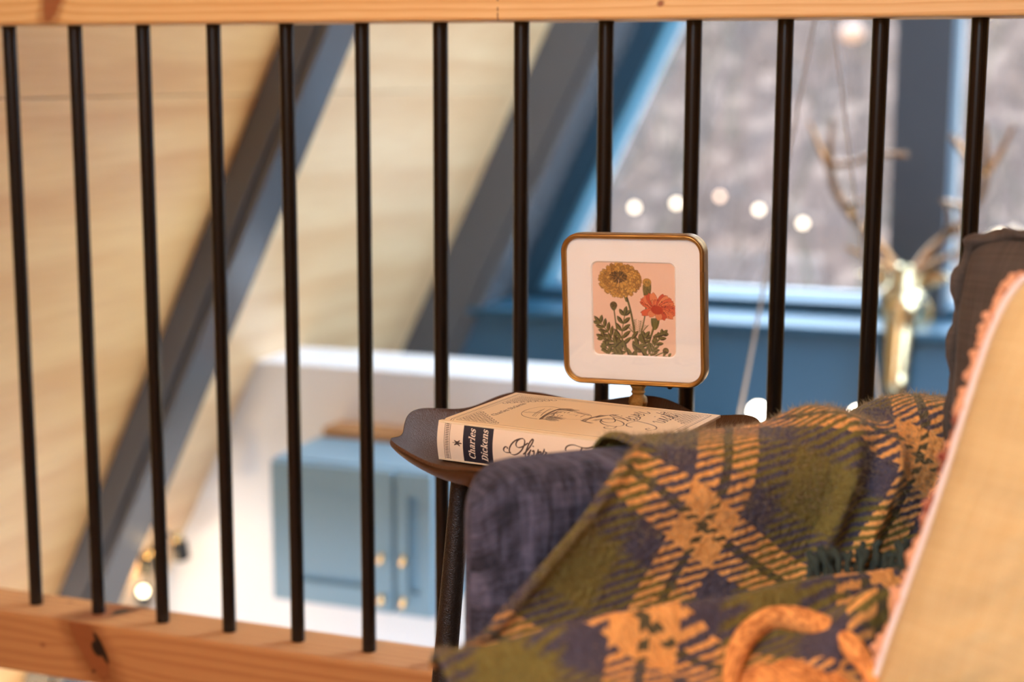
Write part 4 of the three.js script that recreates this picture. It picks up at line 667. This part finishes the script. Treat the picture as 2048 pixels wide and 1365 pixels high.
{
  const w = 0.44, h = 0.40, t = thing('throw_pillow', 'pale yellow linen pillow with a ruffled pinkish trim at front', 'pillow');
  part(t, 'cover', pillowGeo(w, h, 0.125, 0.0055, 3), M.cream);
  part(t, 'piping', closedTube(pillowEdge(w, h, 0.002), 0.0030, 480, 10), M.whiteCord, 'white piped edge');
  // knotted, frilled cord outside the piping
  const base = pillowEdge(w, h, 0.0058), n = base.length, list = [];
  const wav = base.map((p, i) => [p[0] * (1 + rr(-0.004, 0.006)), p[1] * (1 + rr(-0.004, 0.006)), -0.004 + 0.004 * Math.sin(i * 1.1) + rr(-0.0015, 0.0015)]);
  list.push(closedTube(wav, 0.0034, 720, 8));
  for (let j2 = 0; j2 < n * 2; j2++) { if (rnd() < 0.2) continue; const i = j2 >> 1, q0 = wav[i], q1 = wav[(i + 1) % n], f2 = (j2 & 1) * 0.5, q = [lerp(q0[0], q1[0], f2), lerp(q0[1], q1[1], f2), lerp(q0[2], q1[2], f2)], k = rr(0.0022, 0.0045), s = new THREE.IcosahedronGeometry(k, 2), sp = s.attributes.position; for (let j = 0; j < sp.count; j++) { const f = 1 + 0.35 * (fbm(sp.getX(j) * 500 + i, sp.getY(j) * 500 + sp.getZ(j) * 300, 2) - 0.5); sp.setXYZ(j, sp.getX(j) * f * 1.2, sp.getY(j) * f, sp.getZ(j) * f); } s.computeVertexNormals(); s.translate(q[0] * 1.008 + rr(-0.002, 0.002), q[1] * 1.008 + rr(-0.002, 0.002), q[2] + rr(-0.004, 0.002)); list.push(s); }
  part(t, 'ruffle_trim', boxUV(merge(list)), M.trimYarn, 'pinkish orange knotted ruffle').userData.kind = 'stuff';
  pillowAt(t, [0.715, 0.777, 0.585], w, h, 0.38, 0.42, -0.13);
}
{
  const w = 0.43, h = 0.43, t = thing('throw_pillow', 'charcoal linen pillow with a soft flanged border behind the yellow one', 'pillow');
  part(t, 'cover', pillowGeo(w, h, 0.12, 0.004, 11), M.charcoal);
  // gathered flange: a double wavy border
  const e = pillowEdge(w, h, -0.004), L = e.length;
  part(t, 'flange', boxUV(grid(L, 10, (u, v) => { const i = Math.round(u * L) % L, p = e[i], a = v * Math.PI * 2, k = 1 + (0.055 + 0.006 * Math.sin(i * 0.9) + 0.004 * Math.sin(i * 2.3)) * (0.5 - 0.5 * Math.cos(a)); return [p[0] * k, p[1] * k, 0.009 * Math.sin(a) + 0.006 * Math.sin(i * 0.75) * (0.5 - 0.5 * Math.cos(a))]; })), M.charcoal);
  pillowAt(t, [0.662, 0.785, 0.40], w, h, 0.06, 0.30, 0.01);
}

// ---------------------------------------------------------------- gold stag head on the post
{
  const t = thing('stag_head', 'gold stag head with spreading antlers mounted on the dark window post', 'wall sculpture', [0.287, 0.292, -2.56]);
  t.scale.setScalar(1.0);
  const S = 1.0, smin = (a, b, k) => { const h = clamp(0.5 + 0.5 * (b - a) / k); return lerp(b, a, h) - k * h * (1 - h); };
  const cap = (p, a, b, r0, r1) => { const ab = b.map((v, i) => v - a[i]), ap = p.map((v, i) => v - a[i]), h = clamp((ab[0] * ap[0] + ab[1] * ap[1] + ab[2] * ap[2]) / (ab[0] ** 2 + ab[1] ** 2 + ab[2] ** 2)); return Math.hypot(ap[0] - ab[0] * h, ap[1] - ab[1] * h, ap[2] - ab[2] * h) - lerp(r0, r1, h); };
  const head = sdfMesh((x, y, z) => {
    const p = [x, y, z];
    let d = cap(p, [0, 0.075, 0.02], [0, 0.01, 0.07], 0.050, 0.052);      // skull
    d = smin(d, cap(p, [0, 0.0, 0.075], [0, -0.185, 0.135], 0.046, 0.036), 0.03);   // muzzle
    d = smin(d, cap(p, [0, -0.195, 0.135], [0, -0.205, 0.137], 0.037, 0.034), 0.012); // nose
    d = smin(d, cap(p, [0, 0.03, -0.04], [0, -0.26, -0.03], 0.055, 0.072), 0.05);   // neck
    for (const s of [-1, 1]) { d = smin(d, cap(p, [s * 0.040, 0.045, 0.075], [s * 0.044, 0.03, 0.08], 0.016, 0.014), 0.014); d = Math.max(d, -cap(p, [s * 0.018, -0.205, 0.172], [s * 0.022, -0.198, 0.164], 0.007, 0.005)); }
    return d;
  }, 0.34, 84, [0, -0.06, 0.04]);
  part(t, 'head', head, M.stagGold);
  for (const s of [-1, 1]) {
    part(t, 'ear', grid(14, 10, (u, v) => { const a = v * Math.PI * 2, w = 0.022 * Math.sin(Math.PI * Math.pow(u, 0.7)) + 0.002; return [s * (0.040 + u * 0.085), 0.075 + 0.012 * u + Math.cos(a) * w, 0.015 + 0.01 * u + Math.sin(a) * 0.008 + 0.004]; }), M.stagGold);
    part(t, 'eye', new THREE.SphereGeometry(0.009, 14, 10).translate(s * 0.050, 0.036, 0.093), M.black);
    const beam = limb([[s * 0.020, 0.09, 0.03], [s * 0.07, 0.165, 0.01], [s * 0.145, 0.24, 0.02], [s * 0.195, 0.33, 0.06], [s * 0.200, 0.42, 0.10], [s * 0.192, 0.51, 0.13]], [0.017, 0.014, 0.012, 0.011, 0.009, 0.004], 10, 6);
    const tines = [s < 0 ? limb([[s * 0.197, 0.385, 0.085], [s * 0.13, 0.395, 0.12], [s * 0.075, 0.418, 0.16], [s * -0.01, 0.422, 0.18]], [0.010, 0.009, 0.008, 0.007], 10, 5) : limb([[0.197, 0.37, 0.085], [0.165, 0.40, 0.12], [0.118, 0.47, 0.15]], [0.010, 0.010, 0.008], 10, 5), limb([[s * 0.07, 0.165, 0.012], [s * 0.10, 0.19, 0.07], [s * 0.12, 0.245, 0.12], [s * 0.115, 0.29, 0.15]], [0.012, 0.010, 0.008, 0.005], 10, 5), limb([[s * 0.165, 0.27, 0.03], [s * 0.12, 0.29, 0.08], [s * 0.10, 0.30, 0.12]], [0.010, 0.009, 0.006], 10, 5), limb([[s * 0.198, 0.36, 0.07], [s * 0.235, 0.43, 0.06], [s * 0.265, 0.50, 0.07]], [0.010, 0.008, 0.004], 10, 5), limb([[s * 0.03, 0.10, 0.035], [s * 0.10, 0.14, 0.07], [s * 0.15, 0.17, 0.12]], [0.012, 0.010, 0.006], 10, 5)];
    part(t, 'antler', merge([beam, ...tines]), M.antler);
  }
  part(t, 'mount_plate', new THREE.ExtrudeGeometry(roundRect(0.12, 0.24, 0.05), { depth: 0.02, bevelEnabled: true, bevelSize: 0.004, bevelThickness: 0.004, bevelSegments: 2 }).translate(0, -0.10, -0.148), M.brass);
}

// ---------------------------------------------------------------- ring chandelier below the railing
{
  const C = [0.316, 0.240, -0.927], t = thing('ring_chandelier', 'brass ring chandelier with slim rods and white globe bulbs over the lower room', 'chandelier', C);
  const R = 0.185;
  part(t, 'ring', new THREE.TorusGeometry(R, 0.007, 10, 64).rotateX(Math.PI / 2), M.brass);
  part(t, 'hub', lathe([[0, 0], [0.022, 0.004], [0.026, 0.02], [0.018, 0.04], [0.008, 0.05], [0.006, 0.5], [0, 0.5]], 20).translate(0, 0.85, 0), M.brass);
  part(t, 'chain', cyl(0.0022, 0.0022, 1.4, 0, 2.02, 0, 8), M.rod);
  for (const a of [0, Math.PI]) part(t, 'rod', limb([[0, 0.86, 0], [Math.cos(a) * 0.07, 0.43, Math.sin(a) * 0.07], [Math.cos(a) * 0.137, 0.0, Math.sin(a) * 0.137]], [0.0028, 0.0028, 0.0028], 8, 4), M.rod);
  part(t, 'cross_bar', box(0.37, 0.008, 0.012, 0, 0, 0, 0.002), M.brass);
  part(t, 'cross_bar', box(0.012, 0.008, 0.37, 0, 0, 0, 0.002), M.brass);
  const sock = lathe([[0, -0.002], [0.011, -0.002], [0.011, 0.014], [0.008, 0.018], [0, 0.018]], 16), bulb = lathe([[0, 0.014], [0.008, 0.016], [0.010, 0.022], [0.017, 0.031], [0.020, 0.042], [0.017, 0.053], [0.009, 0.060], [0, 0.062]], 20);
  for (let k = 0; k < 6; k++) {
    const a = (-131 + k * 60) * Math.PI / 180, x = Math.cos(a) * R, z = Math.sin(a) * R;
    const s = part(t, 'socket', sock, M.brass); s.position.set(x, 0.006, z);
    const b = part(s, 'bulb', bulb, M.bulb); const L = new THREE.PointLight(WARM, RING_BULB); L.position.set(x, 0.045, z); L.castShadow = true; t.add(L);
  }
}

// ---------------------------------------------------------------- kitchen wall cabinet
{
  const zf = -1.15, zb = -1.474, x0 = -0.897, x1 = -0.507, y0 = -0.239, y1 = 0.0815, t = thing('wall_cabinet', 'grey-blue kitchen wall cabinet with raised frame doors and brass knobs', 'cabinet', [(x0 + x1) / 2, y0, zb]);
  const W = x1 - x0, H = y1 - y0, D = zf - zb - 0.02;
  part(t, 'carcass', box(W, H, D, 0, H / 2, D / 2, 0.002), M.cabinet);
  part(t, 'warm_shade_strip', box(W - 0.012, 0.022, 0.085, 0.004, H + 0.0112, 0.045, 0.003), M.plank, 'orange strip standing in for the warm shade on the wall behind');  // board added in place of the orange shade above the cabinet
  const knob = lathe([[0, 0], [0.004, 0], [0.0035, 0.008], [0.0085, 0.012], [0.009, 0.016], [0.006, 0.019], [0, 0.020]], 18).rotateX(Math.PI / 2).scale(0.8, 1.5, 1);
  for (const [a, b, side] of [[x0 + 0.003, -0.602, 1], [-0.594, x1 - 0.003, -1]]) {
    const w = b - a, cx = (a + b) / 2 - (x0 + x1) / 2, st = Math.min(0.052, w * 0.33), h = H - 0.006;
    const d = part(t, 'door', merge([box(st, h, 0.02, cx - w / 2 + st / 2, H / 2, D + 0.011, 0.0025), box(st, h, 0.02, cx + w / 2 - st / 2, H / 2, D + 0.011, 0.0025), box(w - 2 * st + 0.002, 0.05, 0.0196, cx, H - 0.003 - 0.025, D + 0.011, 0.0025), box(w - 2 * st + 0.002, 0.05, 0.0196, cx, 0.003 + 0.025, D + 0.011, 0.0025)]), M.cabinet);
    part(d, 'panel', box(w - 2 * st + 0.004, h - 0.098, 0.004, cx, H / 2, D + 0.003), M.cabinet);
    for (const y of [0.035, 0.128]) { const k = part(d, 'knob', knob, M.brass); k.position.set(cx + side * (w / 2 - 0.022), y, D + 0.0205); }
  }
}

// ---------------------------------------------------------------- cluster of spot lamps on the slope
{
  const t = thing('spot_lamp_cluster', 'black and brass lamp cluster with bare bulbs on the sloping ceiling', 'ceiling lamp');
  const at = new THREE.Vector3(roofX(-0.09), -0.09, -1.20), inward = new THREE.Vector3(SIN, -COS, 0);
  const q = new THREE.Quaternion().setFromUnitVectors(new THREE.Vector3(0, 1, 0), inward); t.position.copy(at); t.quaternion.copy(q);
  part(t, 'base', lathe([[0, 0], [0.05, 0], [0.05, 0.012], [0.03, 0.026], [0.012, 0.03], [0.01, 0.05], [0, 0.052]], 28), M.black);
  const inv = q.clone().invert();
  const loc = (x, y, z) => new THREE.Vector3(x, y, z).sub(at).applyQuaternion(inv);
  const hub = loc(-1.24, -0.13, -1.23), list = [[[-1.197, -0.165, -1.25], [-0.02, -1, -0.3], 0, 0], [[-1.283, -0.21, -1.25], [-0.35, -1, -0.3], 1, 0], [[-1.297, -0.322, -1.25], [0.35, 0.8, 0.6], 1, 1]];
  part(t, 'stem', limb([[0, 0.045, 0], hub.clone().multiplyScalar(0.6).toArray(), hub.toArray()], [0.005, 0.005, 0.005], 10, 4), M.brass);
  const can = lathe([[0, 0], [0.014, 0.001], [0.019, 0.006], [0.0195, 0.046], [0.0175, 0.047], [0.0165, 0.020], [0, 0.018]], 24), collar = lathe([[0, -0.022], [0.006, -0.022], [0.012, -0.012], [0.0125, 0.002], [0, 0.003]], 20), bulb = lathe([[0, 0.020], [0.007, 0.022], [0.009, 0.030], [0.012, 0.040], [0.0115, 0.047], [0.007, 0.052], [0, 0.053]], 20);
  for (const [p, d, hasBulb, bright] of list) {
    const P = loc(...p), dir = new THREE.Vector3(...d).normalize().applyQuaternion(inv);
    const k = part(t, 'socket', can, M.black); k.position.copy(P); k.quaternion.setFromUnitVectors(new THREE.Vector3(0, 1, 0), dir);
    part(k, 'collar', collar, bright ? M.black : M.brass);
    part(k, 'bulb', bulb, M.spotBulb);
    const e = P.clone().addScaledVector(dir, 0.062), L = new THREE.PointLight(WARM, SPOT_LAMP / 3); L.position.copy(e); L.castShadow = true; t.add(L);
    part(t, 'arm', limb([hub.toArray(), hub.clone().lerp(P, 0.5).add(new THREE.Vector3(0, 0.004, 0)).toArray(), P.toArray()], [0.0045, 0.0045, 0.0045], 10, 4), M.black);
  }
}

{
  const t = thing('wall_sconce', 'small opal sconce low on the sloping ceiling below the railing', 'lamp', [-1.40, -0.72, -0.62]);
  part(t, 'globe', new THREE.SphereGeometry(0.045, 22, 16), M.globe);
  part(t, 'arm', limb([[0, 0, 0], [-0.06, -0.02, 0], [-0.17, 0.02, 0]], [0.006, 0.006, 0.006], 10, 4), M.brass);
  part(t, 'back_plate', new THREE.CylinderGeometry(0.035, 0.035, 0.012, 24).rotateZ(Math.PI / 2 + Math.atan2(COS, SIN)).translate(-0.166, 0.02, 0), M.brass);
  const L = new THREE.PointLight(WARM, 0.9); L.castShadow = true; t.add(L);
}

// ---------------------------------------------------------------- outside: string lights, slope, bare woods
{
  const t = thing('string_lights', 'string of small warm bulbs hanging outside the gable window', 'string lights');
const pts = [[-2.1, 0.09, -6.5], [-1.611, 0.205, -6.5], [-1.377, 0.234, -6.5], [-1.139, 0.279, -6.5], [-0.928, 0.215, -6.5], [-0.693, 0.151, -6.5], [-0.35, 0.10, -6.5], [0.0, 0.09, -6.5], [0.299, 0.128, -6.5], [0.75, 0.20, -6.5]];
  part(t, 'wire', limb(pts.map(([x, y, z]) => [x, y + 0.055, z]), pts.map(() => 0.003), 6, 6), M.black);
  const sock = cyl(0.009, 0.008, 0.034, 0, 0.037, 0, 12), bulb = new THREE.SphereGeometry(0.017, 18, 14);
  pts.forEach(([x, y, z], i) => { if (i < 1 || i === 6 || i === 7 || i === 9) return; const s = part(t, 'socket', sock, M.black); s.position.set(x, y, z); part(s, 'bulb', bulb, i === 3 ? M.peachBulb : M.stringBulb); });
  const g = thing('globe_light', 'larger dim amber globe hanging outside the top of the window', 'lamp', [-0.473, 1.133, -6.5]);
  part(g, 'globe', new THREE.SphereGeometry(0.05, 24, 16).scale(1.2, 1, 1.2), M.amberBulb);
  part(g, 'cap', cyl(0.02, 0.016, 0.04, 0, 0.062, 0, 14), M.black);
  part(g, 'wire', limb([[0, 0.08, 0], [0.3, 0.9, 0], [0.8, 2.2, 0.2]], [0.004, 0.004, 0.004], 6, 6), M.black);
}
const hillY = (x, z) => { const d = -z - 4.2; return -2.45 + (d > 0 ? 0.42 * d * smooth(0, 3, d) : 0) * (1 - 0.35 * smooth(14, 34, d)) + 0.35 * (fbm(x * 0.35 + 40, z * 0.35 + 40, 3) - 0.5); };
{
  const g = grid(90, 80, (u, v) => { const x = lerp(-32, 32, u), z = lerp(14, -34, v); return [x, hillY(x, z), z]; }, (u, v) => [u * 64, v * 52]);
  structMesh('ground', g, M.litter);
  for (let i = 0; i < 64; i++) {
    const z = -rr(11.5, 27), x = 0.3 + rr(-0.55, 0.42) * (-z + 3), big = rnd(), H = rr(5, 9), r = rr(0.035, 0.12), mat = rnd() < 0.5 ? M.barkPale : M.bark;
    const t = thing('bare_tree', 'bare leafless tree blurred on the wooded slope outside the window', 'tree', [x, hillY(x, z) - 0.08, z], rr(0, 6), 'bare trees on the slope outside');
    const lean = rr(-0.5, 0.5), pts = [[0, 0, 0], [lean * 0.3, H * 0.33, rr(-0.1, 0.1)], [lean * 0.6 + rr(-0.15, 0.15), H * 0.66, rr(-0.2, 0.2)], [lean, H, rr(-0.3, 0.3)]];
    part(t, 'trunk', limb(pts, [r, r * 0.85, r * 0.6, r * 0.2], 9, 5), mat);
    const br = [];
    for (let k = 0; k < 16; k++) { const q = rr(0.08, 0.95), y = H * q, a = rr(0, 6.28), L = rr(0.5, 1.7) * (1.1 - 0.5 * q), c = Math.cos(a), s = Math.sin(a), bx = lean * q * 0.9, r0 = r * (0.34 - 0.2 * q) + 0.006; br.push(limb([[bx, y, 0], [bx + c * L * 0.5, y + L * 0.25, s * L * 0.5], [bx + c * L, y + L * rr(0.3, 0.9), s * L]], [r0, r0 * 0.7, r0 * 0.25], 5, 3)); for (let m = 0; m < 3; m++) { const f = rr(0.4, 0.9), a2 = a + rr(-1.2, 1.2), l2 = L * 0.5; br.push(limb([[bx + c * L * f, y + L * 0.3 * f, s * L * f], [bx + c * L * f + Math.cos(a2) * l2, y + L * 0.3 * f + l2 * 0.6, s * L * f + Math.sin(a2) * l2]], [r0 * 0.4, r0 * 0.12], 4, 2)); } }
    part(t, 'branches', merge(br), mat).userData.kind = 'stuff';
  }
  // tangled undergrowth: nobody could count the stems
  const stem = limb([[0, 0, 0], [0.05, 0.35, 0.03], [-0.04, 0.75, 0.08], [0.10, 1.2, 0.02]], [0.008, 0.007, 0.005, 0.002], 4, 3), n = 5200, ins = new THREE.InstancedMesh(stem, M.twig, n), o = new THREE.Object3D(), col = new THREE.Color();
  for (let i = 0; i < n; i++) { const z = -rr(7, 30), x = 0.3 + rr(-0.6, 0.45) * (-z + 3); o.position.set(x, hillY(x, z) - 0.03, z); o.rotation.set(rr(-0.8, 0.8), rr(0, 6.3), rr(-0.8, 0.8)); o.scale.setScalar(rr(0.5, 1.5)); o.updateMatrix(); ins.setMatrixAt(i, o.matrix); const k = rnd(); ins.setColorAt(i, k < 0.12 ? col.setRGB(1.0, 1.5, 0.9) : k < 0.55 ? col.setRGB(2.6, 2.5, 2.5) : col.setRGB(0.9, 0.85, 0.8)); }
  ins.name = 'undergrowth'; ins.castShadow = ins.receiveShadow = true; tag(ins, 'tangle of bare grey brush covering the slope outside', 'brush', null, 'stuff'); scene.add(ins);
  const bounceDeck = struct('path');  // unseen pale deck, added to bounce sky light up onto the reveals
  for (let i = 0; i < 22; i++) part(bounceDeck, 'bounce_deck_board', box(7.4, 0.03, 0.145, RIDGE, GROUND - 0.04, -3.05 - i * 0.15, 0.003), M.bounceDeck);
}

// ---------------------------------------------------------------- the loft's own lamp, above and behind the camera
{
  const P = [0.05, 1.86, 1.75], t = thing('globe_pendant', 'opal globe pendant lamp hanging from the ridge of the loft', 'lamp', P);
  part(t, 'globe', new THREE.SphereGeometry(0.11, 28, 20), M.globe);
  part(t, 'cap', lathe([[0.05, 0.098], [0.045, 0.12], [0.012, 0.135], [0.010, 0.17], [0, 0.17]], 24), M.brass);
  part(t, 'cord', limb([[0, 0.16, 0], [0.02, 0.5, 0], [0.06, 0.9, 0]], [0.003, 0.003, 0.003], 8, 4), M.black);
  const L = new THREE.PointLight(WARM, LOFT_LAMP); L.castShadow = true; L.shadow.radius = 5; t.add(L);
}

renderer.render(scene, camera);
